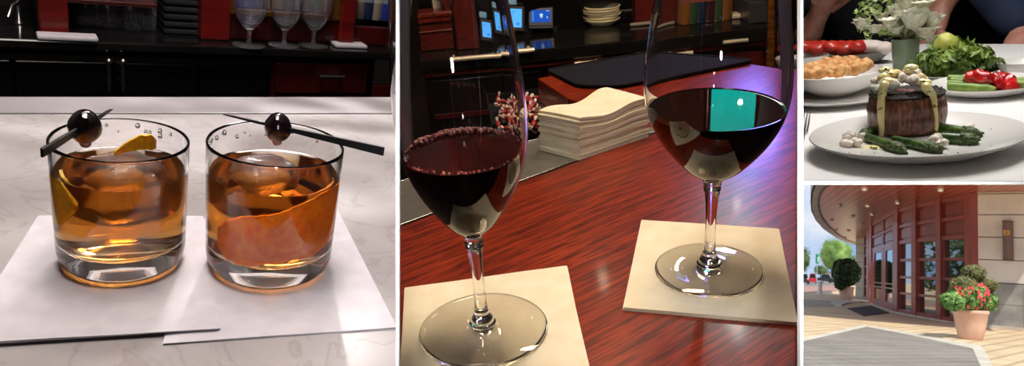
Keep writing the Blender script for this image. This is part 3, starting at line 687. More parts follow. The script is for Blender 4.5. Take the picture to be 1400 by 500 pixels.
# dark rubber mat on the bar, beyond the napkins
RUB = pbr('black_rubber', (.006, .006, .007), .9, spec=.2, bump=.5, bscale=420, bdist=.0012)
mt = thing(c, 'bar_mat', 'black rubber bar mat lying on the bar behind the napkin stack', 'bar mat', (0, 0, 0))
def rquad(pts, n=6, r=.015):
    out = []; m_ = len(pts)
    for i in range(m_):
        p, a, b_ = V((*pts[i], 0)), V((*pts[i - 1], 0)), V((*pts[(i + 1) % m_], 0)); u = (a - p).normalized() * r; w_ = (b_ - p).normalized() * r
        for k in range(n + 1): t_ = k / n; out.append(tuple(((p + u) * (1 - t_) ** 2 + p * 2 * t_ * (1 - t_) + (p + w_) * t_ * t_)[:2]))
    return out
mq = pl([(747, 99), (890, 75), (1036, 86), (846, 122), (791, 121)])
part(mt, 'sheet', MB().prism(rquad(mq), .0004, .0045), RUB)
mb = MB()
for i in range(len(mq)):
    pass
rq = rquad([(x, y) for x, y in mq], 6, .014)
mb.tube([V((x, y, .0045)) for x, y in rq] + [V((*rq[0], .0045)), V((*rq[1], .0045))], .0018, 6, cap=False)
part(mt, 'raised_edge', mb, RUB, 60)
# wooden front of the well seen left of the mat
w0, w1 = c.px(735, 107), c.px(776, 134)
solo(c, 'well_panel', MB().slab([w0 + V((0, 0, -.036)), w1 + V((0, 0, -.036)), w1 + V((0, 0, -.19)), w0 + V((0, 0, -.19))], (.012, -.008, 0)), MAHD, 'red wooden side board of the bar well left of the mat', 'panel')

# garnish packets in the dark well, left of the stack
GR = pbr('red_garnish', lin(150, 30, 22), .4, col2=lin(90, 14, 12), nscale=80); GW = pbr('pale_garnish', lin(216, 196, 180), .5)
wz = -.05
wellb = thing(c, 'garnish_bin', 'dark steel bin sunk behind the gutter, holding red and white wrapped sweets', 'bin', c.px(700, 168, wz - .03))
dkst = pbr('dark_steel', (.008, .008, .008), .8, spec=.2)
part(wellb, 'floor_pan', MB().box((-.025, -.05, 0), (.095, .10, .003)), dkst)
part(wellb, 'rim', MB().box((-.027, -.052, 0), (-.025, .102, .02)).box((.095, -.052, 0), (.097, .102, .02)).box((-.027, .10, 0), (.097, .102, .02)).box((-.027, -.052, 0), (.097, -.05, .02)), dkst)
cn = None; O = c.px(700, 168, wz - .03); rnd = random.Random(3)
for k in range(46):
    x, y = rnd.uniform(688, 740), rnd.uniform(132, 176)
    lay = k // 23; P = c.px(x, y, wz - .012 + lay * .012)
    if cn is None:
        cn = thing(c, 'wrapped_sweet', 'red and white wrapped sweet in the bin behind the gutter', 'sweet', P, group='wrapped sweets in the bin')
        part(cn, 'wrapper', MB().blob((0, 0, 0), (.0085, .0045, .0042), .1, 2, 1, 14, 8), GR, 60)
        mb = MB()
        for s_ in (-1, 1): mb.tube([(s_ * .007, 0, 0), (s_ * .009, .0005, .0005), (s_ * .014, .001, .002)], [.0012, .0020, .0028], 8)
        part(cn, 'twisted_end', mb, GW, 60, label='white twisted ends')
        cn.matrix_world = c.M @ Matrix.Translation(P) @ Matrix.Rotation(.5, 4, 'Z')
    else:
        clone(cn, c, P, M=Matrix.Rotation(rnd.uniform(0, 6.3), 4, 'Z') @ Matrix.Rotation(rnd.uniform(-.6, .6), 4, 'Y'))

# ---------------------------------------------------------------- back bar of this compartment
zc = -.10; YB = c.px(720, 66, zc).y; YW = c.px(880, 26, zc).y
XR = c.pd(1091.5, 50, YB).x; XL = c.pd(546.3, 70, YB).x
def X2(x, y=60, Y=None): return c.pd(x, y, Y or YB).x
def Z2(x, y, Y=None): return c.pd(x, y, Y or YB).z
def lx(Y, y=60): return max(c.pd(546.3, q_, Y).x for q_ in (-60, 60, 140))      # along the left partition
def rx(Y, y=40): return min(c.pd(1090.8, q_, Y).x for q_ in (-80, 40, 140)) - .001
XLr, XRr = lx(YB), rx(YB)
kr = thing(c, 'back_counter', 'black glossy counter top of the back bar behind the wine glasses', 'counter', (.3, YB, zc))
mb = MB().slab([(lx(YB - .02) - .3, -.02, -.03), (rx(YB - .02) - .3, -.02, -.03), (rx(YW) - .3, YW - YB, -.03), (lx(YW) - .3, YW - YB, -.03)], (0, 0, .03))
part(kr, 'worktop', mb, BLKS, bevel=.003)
part(kr, 'edge_moulding', MB().box((XLr - .3 + .01, -.012, -.042), (XRr - .3 - .01, .0, -.031)), MAHD, bevel=.002)
zf = zc - .8
BR = pbr('bright_nickel', (.92, .82, .62), .35, metal=.35)
def cabinet(x0, x1, label, kind, handles=()):
    a, b_ = X2(x0, 80), X2(x1, 80)
    if x0 < 550: a = XLr + .004
    if x1 > 1085: b_ = XRr - .004
    o = thing(c, 'back_cabinet', label, 'cabinet', (a, YB, zf), group='cabinets of the back bar'); W = b_ - a; Hc = zc - .0435 - zf
    m = MAHD if kind == 'drawer' else BLK
    part(o, 'carcass', MB().box((.002, .02, 0), (W - .002, .4, Hc)), m)
    if kind == 'drawer':
        for z1, z2, top in ((Hc - .135, Hc - .015, 1), (Hc - .40, Hc - .145, 0)):
            d = part(o, 'drawer', MB().box((.010, 0, z1), (W - .010, .02, z2)), MAHD, bevel=.003)
            part(d, 'field', MB().box((.025, -.004, z1 + .016), (W - .025, 0, z2 - .016)), MAHD, bevel=.003)
            if top:
                for hx_, hy_ in handles:
                    X = X2(hx_, hy_) - a; Zh = Z2(hx_, hy_) - zf; L_ = .032
                    part(d, 'pull', MB().tube([(X - L_, -.024, Zh), (X + L_, -.024, Zh)], .0045, 10).tube([(X - .02, -.024, Zh), (X - .02, -.003, Zh)], .003, 8).tube([(X + .02, -.024, Zh), (X + .02, -.003, Zh)], .003, 8), BR, 50)
    else:
        d = part(o, 'door', MB().box((.006, 0, .08), (W - .006, .02, Hc - .01)), pbr('dark_glass_door', (.006, .005, .005), .15, coat=.5), bevel=.003)
        for hx_, hy_, L_ in handles:
            X = X2(hx_, hy_) - a; Zh = Z2(hx_, hy_) - zf
            part(d, 'door_handle', MB().tube([(X - L_, -.03, Zh), (X + L_, -.03, Zh)], .0055, 10).tube([(X - L_ + .01, -.03, Zh), (X - L_ + .01, 0, Zh)], .004, 8).tube([(X + L_ - .01, -.03, Zh), (X + L_ - .01, 0, Zh)], .004, 8), BR, 50)
        for zz in (Hc - .10, Hc - .30):
            part(d, 'shelf_line', MB().box((.02, -.004, zz), (W - .02, 0, zz + .01)), REDD)
    return o
cabinet(540, 700, 'dark glass-fronted back bar cooler behind the left wine glass, long bright handle', 'door', ((658, 73, .072),))
cabinet(701, 742, 'narrow dark cabinet door left of the first red drawer, short bright handle', 'door', ((715, 65, .022),))
cabinet(743, 832, 'red wooden drawer unit directly behind the napkin stack', 'drawer', ((802, 82),))
cabinet(833, 905, 'red wooden drawer unit between the napkin stack and the right wine glass', 'drawer', ((883, 71),))
cabinet(906, 985, 'red wooden drawer unit seen through the left half of the right wine glass', 'drawer', ((920, 70),))
cabinet(986, 1060, 'red wooden drawer unit seen through the right half of the right wine glass', 'drawer', ((1003, 53), ))
cabinet(1061, 1095, 'red wooden end unit behind the gilt post', 'drawer', ())

# upper panelling and columns along the wall
wallx0, wallx1 = lx(YW), rx(YW)
zt = c.pd(800, -60, YW).z
def wallpart(name, x0, x1, y0, y1, Y, dep, m, label, cat, bv=.003, zb=None, z1=None):
    a, b_ = c.pd(x0, 30, Y).x, c.pd(x1, 30, Y).x; Zb = zb if zb is not None else c.pd(x0, y1, Y).z; Zt = z1 if z1 is not None else c.pd(x0, y0, Y).z
    if x0 < 548: a = lx(Y) + .004
    if x1 > 1088: b_ = rx(Y + dep) - .004
    return solo(c, name, MB().box((0, 0, 0), (b_ - a, dep, Zt - Zb)), m, label, cat, (a, Y, Zb), bevel=bv)
e = .001
YF = YB + .06
# left display cabinet: low red box with a slanting brace and rail
lo = thing(c, 'display_cabinet', 'red wooden display cabinet standing on the back counter at the far left', 'cabinet', (lx(YF) + .006, YF, zc + e))
a0 = lx(YF) + .006; Wd = X2(619, 40, YF) - a0; Hb = Z2(600, 22, YF) - zc
part(lo, 'front_board', MB().box((0, 0, 0), (Wd, .02, Hb)), MAHD, bevel=.003)
part(lo, 'moulding', MB().box((0, -.008, Hb - .012), (Wd, 0, Hb)).box((0, -.005, Hb * .55), (Wd, 0, Hb * .55 + .004)), MAH, bevel=.002)
part(lo, 'top_rail', MB().box((-.0, -.012, Hb), (Wd + .004, .05, Hb + .010)), MAH, bevel=.002)
part(lo, 'brace', MB().bar((Wd * .96, .01, Hb + .01), (Wd * .45, .01, Hb + .17), .02, .018, (0, 1, 0)), MAHD, bevel=.002)
part(lo, 'back_board', MB().box((0, .1, 0), (Wd, .12, zt - zc)), BLK)
ro = solo(c, 'towel_roll', MB().tube([(-.03, 0, 0), (.035, .01, .0)], [.016, .018], 20), pbr('pale_roll', lin(200, 190, 170), .6), 'pale roll lying on the display cabinet rail at the top left', 'roll', (X2(605, 6, YF + .04), YF + .045, Z2(605, 6, YF + .04)), smooth=50)
column = wallpart('wooden_column', 622, 659, -60, 59, YB + .04, .10, MAHD, 'red wooden column on the back counter left of the tablets', 'column', zb=zc + e, z1=zt)
wallpart('wall_panel', 660, 868, -60, 20, YW - .02, .02, BLK, 'black panel behind the tablets and plates', 'panel', zb=zc + e, z1=zt)
wp_ = wallpart('wall_panel', 869, 912, -60, 29, YW - .06, .06, MAHD, 'red wooden wall panel left of the right wine glass', 'panel', zb=zc + e, z1=zt)
wallpart('pale_skirting', 862, 912, 26, 29, YW - .075, .012, pbr('pale_strip', lin(150, 135, 120), .4), 'thin pale strip along the foot of the red wall panel', 'strip', zb=zc + e, z1=zc + .008)
wallpart('wall_panel', 913, 920, -60, 29, YW - .06, .05, pbr('grey_post', lin(90, 82, 76), .4), 'slim grey post behind the rim of the right wine glass', 'post', zb=zc + e, z1=zt)
wallpart('wall_panel', 921, 1002, -60, 24, YW - .02, .02, BLK, 'black panel behind the right wine glass', 'panel', zb=zc + e, z1=zt)
wallpart('wall_panel', 1003, 1029, -60, 24, YW - .05, .05, MAHD, 'lit red wooden panel seen through the right wine glass', 'panel', zb=zc + e, z1=zt)
wallpart('till_drawer', 1030, 1062, 9, 20, YW - .16, .12, pbr('grey_case', (.05, .05, .052), .4), 'low grey case on the back counter beside the gilt post', 'case', zb=zc + e, z1=zc + .05)
wallpart('light_strip', 1003, 1030, 13, 16, YB + .09, .03, BR, 'bright metal bar lying on the back counter by the grey case', 'bar', zb=zc + e, z1=zc + .012)
# gilt post in front of the end unit
gp0 = c.pd(1074, 100, YB - .1); gtop = c.pd(1080, -60, YB - .1)
solo(c, 'gilt_post', MB().lathe([(0, 0), (.014, 0), (.014, .62), (0, .62)], 24), pbr('gilt', lin(205, 130, 30), .25, metal=.7, col2=lin(150, 85, 15), nscale=20, nstretch=(1, 1, 6)), 'golden upright post at the right edge beyond the right wine glass', 'post', (c.pd(1072, 60, YB - .1).x - .004, YB - .1, -.30), smooth=50)
wallpart('end_panel', 1081, 1095, -60, 100, YB - .06, .03, MAHD, 'red wooden upright board at the far right edge of the bar', 'panel', zb=-.30, z1=zt)

# tablets (tills)
def tablet(x0, y0, x1, y1, label, Y, leanz, ui, rz):
    a, b_ = c.pd(x0, y1, Y), c.pd(x1, y1, Y); W = (b_ - a).length; Hs = (c.pd((x0 + x1) / 2, y0, Y).z - c.pd((x0 + x1) / 2, y1, Y).z) * 1.08
    P = c.pd((x0 + x1) / 2, y1, Y); P.z = zc + .012
    root = thing(c, 'tablet', label, 'tablet', (P.x, Y, zc + e), rz, group='till tablets on the back counter')
    Mx = Matrix.Translation((0, 0, .012)) @ Matrix.Rotation(-.35, 4, 'X') @ Matrix.Rotation(leanz, 4, 'Y')
    def bx(n, lo_, hi_, m, bv=0, lab=None):
        mb = MB().box(lo_, hi_); mb.v = [Mx @ q for q in mb.v]; return part(root, n, mb, m, bevel=bv, label=lab)
    bx('case', (-W / 2, 0, 0), (W / 2, .012, Hs), pbr('tablet_case', (.012, .012, .014), .3), .003)
    s_ = bx('screen', (-W / 2 + .008, -.0012, .010), (W / 2 - .008, -.0001, Hs - .008), emis('screen_%d' % ui, [(.10, .42, 1, 1), (.10, .45, 1, 1), (.02, .10, .55, 1)][ui], [1.25, 1.15, .9][ui]))
    for (u0, v0, u1, v1) in ([(.1, .82, .5, .86), (.1, .7, .35, .73), (.55, .12, .8, .26)] if ui < 2 else [(.05, .1, .14, .9), (.45, .45, .6, .7), (.47, .35, .58, .4), (.8, .35, .86, .45), (.78, .9, .95, .94)]):
        X0_, X1_ = -W / 2 + .008 + (W - .016) * u0, -W / 2 + .008 + (W - .016) * u1; Z0_, Z1_ = .01 + (Hs - .018) * v0, .01 + (Hs - .018) * v1
        mb = MB().box((X0_, -.0018, Z0_), (X1_, -.0013, Z1_)); mb.v = [Mx @ q for q in mb.v]
        q_ = part(s_, 'screen_item', mb, emis('ui_light' if ui == 2 and u0 > .4 else 'ui_mid', (.5, .8, 1, 1) if ui == 2 and u0 > .4 else (.05, .25, .7, 1), 1.0))
    bx('paper_feed' if ui < 2 else 'stand_lip', (-W / 2, .0, Hs + .001) if ui < 2 else (-.03, -.02, -.008), (W / 2 - .02, .03, Hs + .016) if ui < 2 else (.03, .03, -.001), pbr('pale_blue_plastic', lin(110, 170, 215), .4) if ui < 2 else pbr('tablet_case', (.012, .012, .014), .3), .002)
    part(root, 'stand', MB().prism([(-.04, .01), (.04, .01), (.03, .10), (-.03, .10)], 0, .006).bar((0, .06, .005), (0, .04, .07), .02, .01, (1, 0, 0)), pbr('tablet_case', (.012, .012, .014), .3))
tablet(663, 25, 689, 54, 'tilted till tablet with a light blue screen, nearest the wooden column', YB + .05, .16, 0, .1)
tablet(693, 13, 718, 46, 'tilted till tablet with a light blue screen, between the other two', YB + .12, .14, 1, .1)
tablet(722, 11, 757, 36, 'till tablet with a dark blue screen lying in landscape, beside the plates', YB + .15, .05, 2, -.1)
# plates
PL = pbr('cream_china', lin(232, 224, 190), .25, coat=.3)
pp_ = None; Pp = c.px(823, 33, zc + e)
rpl = fit(lambda r: c.circ(Pp, r)[1] - c.circ(Pp, r)[0], 50, .02, .3)
hpl = fit(lambda h: c.proj(Pp + V((0, 0, h)))[1], 13, .02, .3)
for k in range(6):
    pm = MB().lathe([(0, 0), (rpl * .58, 0), (rpl * .62, .002), (rpl * .97, .012), (rpl, .015), (rpl * .97, .0165), (rpl * .62, .006), (0, .005)], 48)
    rnd = random.Random(k)
    if pp_ is None: pp_ = solo(c, 'plate', pm, PL, 'cream plate at the bottom of the stack on the back counter', 'plate', Pp, group='plates stacked on the back counter', smooth=40)
    else:
        q = pp_.copy(); COL.objects.link(q); place(q, c, Pp + V((rnd.uniform(-.004, .004), rnd.uniform(-.004, .004), hpl * k / 6)))
        q['label'] = 'cream plate in the stack on the back counter, %s' % ['', 'second from the bottom', 'third from the bottom', 'third from the top', 'second from the top', 'topmost'][k]
solo(c, 'bowl', MB().lathe([(0, 0), (.022, 0), (.05, .03), (.048, .031), (.02, .003), (0, .003)], 32), pbr('grey_china', lin(120, 118, 110), .3), 'small grey dish behind the plate stack', 'dish', c.px(853, 25, zc + e) , smooth=40)
# crystal glass clutter reflected behind right glass: row of liqueur bottles
for k, (x, ci) in enumerate(((928, 1), (940, 4), (952, 2), (966, 7), (978, 4), (990, 1))):
    X = c.pd(x, 20, YW - .08).x; o = thing(c, 'bottle', '%s bottle seen through the right wine glass, %s from the grey post' % (bn[ci], ['first', 'second', 'third', 'fourth', 'fifth', 'sixth'][k]), 'bottle', (X, YW - .08, zc + e), group='bottles behind the right wine glass')
    part(o, 'body', bottle_mb(.26, .024), pbr('bottle_%d' % ci, bcols[ci], .08), 50)
    part(o, 'bottle_label', MB().lathe([(.0243, .05), (.0244, .052), (.0244, .11), (.0243, .112)], 20), pbr('paper_label_1', (.28, .08, .06), .7), 50)

# television on the wall above: what the teal patch in the wine mirrors
def mirror(x, y, Y, zs):
    P = c.px(x, y, zs); d = P - V((0, 0, c.H)); d = V((d.x, d.y, -d.z)); t_ = (Y - P.y) / d.y; return P + d * t_
YT = YW - .14
q = [mirror(x, y, YT, wb.z + wh) for x, y in ((973, 124), (1090, 133), (968, 171))]
QTV = q; tx0, tx1 = q[0].x, max(q[1].x, q[0].x + .3); tz1 = max(q[0].z, q[2].z); tz0 = min(q[0].z, q[2].z)
tx1 = min(tx1 + .1, c.pd(1091, -420, YT).x - .016); tz0 -= .06; tz1 += .04
tv = thing(c, 'television', 'wall television showing a teal picture, high above the back bar', 'television', ((tx0 + tx1) / 2, YT, tz0))
part(tv, 'case', MB().box((tx0 - (tx0 + tx1) / 2 - .012, .003, -.012), ((tx1 - tx0) / 2 + .012, .03, tz1 - tz0 + .012)), BLK, bevel=.003)
part(tv, 'screen', MB().box((-(tx1 - tx0) / 2, 0, 0), ((tx1 - tx0) / 2, .003, tz1 - tz0)), emis('teal_picture', (.0, .62, .50, 1), 3.2))
part(tv, 'caption_bar', MB().box((-(tx1 - tx0) / 2, -.001, .012), ((tx1 - tx0) / 2 * .6, -.0002, .03)), emis('violet_picture', (.25, .15, .8, 1), 2.6))

# lamps: warm downlights over the bar, dim light over the back bar, violet-blue glow from the right
g = c.px(800, 350)
WARM = (1, .80, .56)
light(c, 'AREA', g + V((.05, .12, .85)), g, 6.0, .26, col=WARM)
for (x, y) in ((823, 376), (1008, 279), (826, 388)):
    d = mirror(x, y, c.px(x, y).y + 1.0, 0)
    light(c, 'AREA', d, c.px(x, y), .02, .012, col=WARM)
light(c, 'AREA', (X2(800), YB - .6, .75), (X2(780), YB, -.15), 5.0, .2, col=(1, .72, .5))
light(c, 'AREA', mirror(1052, 168, YB - .25, 0) + V((-.03, 0, 0)), c.px(1040, 150), .9, .10, col=(.22, .20, 1))
# ================================================================== CELL 3: steak supper on a white cloth
c = C3
CLOTH = pbr('white_linen', lin(232, 229, 227), .9, col2=lin(238, 236, 234), nscale=400, bump=.2, bscale=900, bdist=.0003, sheen=.2)
# table: cloth from the near edge to the far edge of the table
tc_ = [c.px(1092.5, 251)[:2], c.px(1440, 251)[:2]]
far = c.px(1200, 62).y
pN0, pN1 = c.px(1093.8, 247.5), c.px(1460, 247.5)
pF0 = c.px(1094, 60); pF1 = c.px(1440, 60)
k0 = pF0.lerp(pN0, 0)
poly = [tuple(pN0[:2]), tuple(pN1[:2]), tuple(pF1[:2]), tuple(pF0[:2])]
solo(c, 'tablecloth', MB().prism(poly, -.0012, 0), CLOTH, 'white linen tablecloth under the plates of the steak supper', 'tablecloth')
zA, zB = c.pd(1093, 200, poly[3][1]).z, c.pd(1440, 200, poly[2][1]).z
o_ = MB().slab([V((*poly[3], -.005)), V((*poly[2], -.005)), V((*poly[2], max(zB, -.3))), V((*poly[3], max(zA, -.3)))], (0, -.01, 0))
solo(c, 'cloth_drop', o_, CLOTH, 'white cloth hanging down the far side of the supper table', 'tablecloth')
CHINA = pbr('white_china', lin(226, 223, 218), .18, coat=.5, coat_r=.08)
def coupe(R, h, rim=.004, seg=96):      # shallow coupe plate
    return MB().lathe([(0, .0), (R * .55, .0), (R * .60, .0015), (R * .80, h * .38), (R * .96, h * .86), (R, h), (R * .995, h + .0012), (R * .965, h + .0006), (R * .80, h * .52 + .002), (R * .62, .0062), (R * .3, .0050), (0, .0050)], seg)
w = lambda P, r: c.circ(P, r)[1] - c.circ(P, r)[0]
pz = .020
pb = c.px(1249, 181.5, pz); pb.z = 0
Rp = fit(lambda r: w(pb + V((0, 0, pz)), r), 306, .05, .3)
solo(c, 'plate', coupe(Rp, pz), CHINA, 'large white coupe plate carrying the steak', 'plate', pb, smooth=50)
fz = .0052 + pb.z
# steak: tall filet
sc0 = c.px(1239, 178, fz); sc0.z = fz
Rs = fit(lambda r: w(sc0 + V((0, 0, .025)), r), 110, .02, .08)
hs = fit(lambda h: c.proj(sc0 + V((0, 0, h)))[1], 126, .02, .1)
def steakmat():
    m = bpy.data.materials.new('seared_beef'); m.use_nodes = True; N, L = m.node_tree.nodes, m.node_tree.links; b = N['Principled BSDF']
    tc = N.new('ShaderNodeTexCoord'); mp = N.new('ShaderNodeMapping'); mp.inputs['Scale'].default_value = (1, 1, .2); L.new(tc.outputs['Object'], mp.inputs[0])
    n = N.new('ShaderNodeTexNoise'); n.inputs['Scale'].default_value = 260; n.inputs['Detail'].default_value = 6; L.new(mp.outputs[0], n.inputs[0])
    n2 = N.new('ShaderNodeTexNoise'); n2.inputs['Scale'].default_value = 70; n2.inputs['Detail'].default_value = 4; L.new(tc.outputs['Object'], n2.inputs[0])
    r = N.new('ShaderNodeValToRGB'); e = r.color_ramp.elements; e[0].position = .30; e[0].color = lin(66, 34, 24); e[1].position = .5; e[1].color = lin(128, 76, 58); q = e.new(.72); q.color = lin(172, 114, 92); L.new(n.outputs[0], r.inputs[0])
    r2 = N.new('ShaderNodeValToRGB'); e = r2.color_ramp.elements; e[0].position = .35; e[0].color = (.45, .38, .35, 1); e[1].position = .6; e[1].color = (1, 1, 1, 1); L.new(n2.outputs[0], r2.inputs[0])
    mx = N.new('ShaderNodeMix'); mx.data_type = 'RGBA'; mx.blend_type = 'MULTIPLY'; mx.inputs[0].default_value = 1; L.new(r.outputs[0], mx.inputs[6]); L.new(r2.outputs[0], mx.inputs[7]); L.new(mx.outputs[2], b.inputs['Base Color'])
    b.inputs['Roughness'].default_value = .38; b.inputs['Coat Weight'].default_value = .25; b.inputs['Coat Roughness'].default_value = .25
    bp = N.new('ShaderNodeBump'); bp.inputs['Strength'].default_value = .9; bp.inputs['Distance'].default_value = .0015; L.new(n.outputs[0], bp.inputs['Height']); L.new(bp.outputs[0], b.inputs['Normal']); return m
BEEF = steakmat()
st = thing(c, 'steak', 'tall seared filet steak standing in the middle of the white plate', 'steak', sc0)
def srf(a, t, top=False):      # side surface of the steak
    prof = [(0, .80), (.06, .90), (.18, .965), (.38, 1.0), (.6, .985), (.8, .955), (.92, .95), (1, .90)]
    for i in range(len(prof) - 1):
        if prof[i][0] <= t <= prof[i + 1][0]: f = (t - prof[i][0]) / (prof[i + 1][0] - prof[i][0]); k = prof[i][1] * (1 - f) + prof[i + 1][1] * f; break
    d = V((math.cos(a), math.sin(a), t * 2.4))
    k *= 1 + .05 * noise.noise(d * 1.6) + .022 * noise.noise(V((math.cos(a) * 9, math.sin(a) * 9, t * 1.2))) + .010 * noise.noise(V((math.cos(a) * 24, math.sin(a) * 24, t * 2)))
    return V((Rs * k * math.cos(a), Rs * k * math.sin(a), hs * t * (1 + .03 * noise.noise(V((math.cos(a) * 2, math.sin(a) * 2, 5))))))
mb = MB(); nu, nv = 150, 30
for j in range(nv + 1):
    for i in range(nu): mb.v.append(srf(2 * PI * i / nu, j / nv))
for j in range(nv):
    for i in range(nu): a = j * nu + i; b_ = j * nu + (i + 1) % nu; mb.f.append((a, b_, b_ + nu, a + nu))
# top and bottom caps
for ring, zz in ((nv, 1), (0, 0)):
    prev = [ring * nu + i for i in range(nu)]
    for q in (.85, .6, .35, .15):
        cur = []
        for i in range(nu):
            v = mb.v[ring * nu + i]; cur.append(len(mb.v)); mb.v.append(V((v.x * q, v.y * q, v.z + (.0022 * (1 - q) + .0008 * noise.noise(v * 200 * q) if zz else 0))))
        for i in range(nu): mb.f.append((prev[i], prev[(i + 1) % nu], cur[(i + 1) % nu], cur[i]))
        prev = cur
    cn_ = len(mb.v); mb.v.append(V((0, 0, hs + .002 if zz else 0)))
    for i in range(nu): mb.f.append((prev[i], prev[(i + 1) % nu], cn_))
part(st, 'meat', mb, BEEF, 60)
# dark peppered crust over the top edge
CRUST = pbr('pepper_crust', lin(20, 14, 11), .7, col2=lin(46, 34, 26), nscale=600, bump=1, bscale=900, bdist=.002)
mb = MB(); nr = 10
ringp = [(.83, .955), (.97, .955), (1.0, .975), (.985, 1.0), (.93, 1.02), (.75, 1.035), (.5, 1.035), (.2, 1.03)]
for (k, t) in ringp:
    for i in range(120):
        a = 2 * PI * i / 120; s_ = srf(a, min(t, 1)); n_ = noise.noise(V((math.cos(a) * 14, math.sin(a) * 14, t * 12))) * .03 + noise.noise(V((math.cos(a) * 5, math.sin(a) * 5, 8 + t * 3))) * .02
        dz = n_ * hs * (1.1 if k < 1.0 and t < .95 else .4) - (hs * .05 * noise.noise(V((math.cos(a) * 8, math.sin(a) * 8, 1))) if t < .94 else 0)
        kk = (k + n_ * .8) / (.9 if t >= 1 else 1) * (.97 if t >= 1 else 1)
        mb.v.append(V((s_.x * min(kk, 1.18), s_.y * min(kk, 1.18), hs * t + dz)))
for j in range(len(ringp) - 1):
    for i in range(120): a = j * 120 + i; b_ = j * 120 + (i + 1) % 120; mb.f.append((a, b_, b_ + 120, a + 120))
o2 = len(mb.v); mb.v.append(V((0, 0, hs * 1.03))); j = (len(ringp) - 1) * 120
for i in range(120): mb.f.append((j + i, j + (i + 1) % 120, o2))
rnd = random.Random(8)
for k in range(230):
    a = rnd.uniform(0, 2 * PI); q = math.sqrt(rnd.uniform(.3, 1)); s_ = srf(a, 1); r_ = rnd.uniform(.0007, .0016)
    mb.blob((s_.x * q * 1.06, s_.y * q * 1.06, hs * (1.02 + .015 * (1 - q)) + rnd.uniform(-.002, .001)), r_, .3, 3, k, 7, 5)
part(st, 'pepper_crust', mb, CRUST, 60, label='blackened peppery crust on top')

CRAB = pbr('crab_meat', lin(238, 226, 214), .5, col2=lin(214, 172, 148), nscale=90, lo=.56, hi=.8, bump=.7, bscale=300, bdist=.0015, sss=.1)
SAUCE = pbr('yellow_sauce', lin(246, 234, 176), .3, col2=lin(240, 222, 146), nscale=60, coat=.4, bump=.3, bscale=160, bdist=.001, sss=.1)
HERB = pbr('chopped_herb', lin(44, 62, 22), .6)
def lump(loc_px, z, rr, label, seed, grp='lumps of crab meat', Y=None):
    P = c.pd(loc_px[0], loc_px[1], Y); mb = MB(); rnd = random.Random(seed)
    for k in range(5):
        d = V((rnd.uniform(-1, 1), rnd.uniform(-1, 1), rnd.uniform(-.7, .7))) * rr * .45
        mb.blob(d, (rr * rnd.uniform(.5, .75), rr * rnd.uniform(.5, .75), rr * rnd.uniform(.5, .75)), .25, 2.2, seed * 10 + k, 18, 12)
    return solo(c, 'crab_lump', mb, CRAB, label, 'crab meat', P, rnd.uniform(0, 6), grp, 60)
YS = sc0.y
for (x, y, r, dY, lb) in ((1211, 104, .0085, -.004, 'tall crab lump at the left of the pile on the steak'), (1199, 111, .007, -.012, 'crab lump at the left edge of the steak top'), (1221, 114, .0085, -.022, 'crab lump at the front left of the pile on the steak'),
                      (1243, 99, .0085, 0, 'crab lump high in the middle of the pile on the steak'), (1236, 106, .0075, -.012, 'crab lump in the middle of the pile on the steak'), (1249, 110, .0085, -.016, 'crab lump at the front middle of the pile on the steak'),
                      (1254, 100, .007, .006, 'small crab lump behind the middle of the pile'), (1262, 110, .0085, -.008, 'crab lump at the right of the pile on the steak'), (1228, 103, .007, .010, 'crab lump at the back of the pile on the steak')):
    lump((x, y), 0, r, lb, int(x), Y=YS + dY)
def onfloor(x, y, z): return c.px(x, y, fz + z)
for (x, y, r, lb) in ((1161, 187, .0105, 'crab lump highest of the pile left of the steak'), (1156, 196, .0085, 'crab lump at the front left on the plate'), (1170, 195, .0075, 'crab lump right of its neighbours, left of the steak'),
                  (1176, 187, .0080, 'crab lump touching the foot of the steak on the left'), (1279, 190, .0090, 'crab lump in front of the steak by the right sauce drip'), (1288, 196, .0070, 'small crab lump right in front of the steak'),
                  (1318, 187, .0058, 'pale crumb of crab on the right asparagus'), (1325, 174, .0062, 'pale crab crumb behind the right asparagus')):
    P = onfloor(x, y, r * .7); mb = MB(); rnd = random.Random(int(x) * 7)
    for k in range(5): d = V((rnd.uniform(-1, 1), rnd.uniform(-1, 1), rnd.uniform(-.4, .6))) * r * .5; mb.blob(d, (r * .6, r * .55, r * .55), .25, 2.2, int(x) + k, 16, 11)
    solo(c, 'crab_lump', mb, CRAB, lb, 'crab meat', P, 0, 'lumps of crab meat', 60)
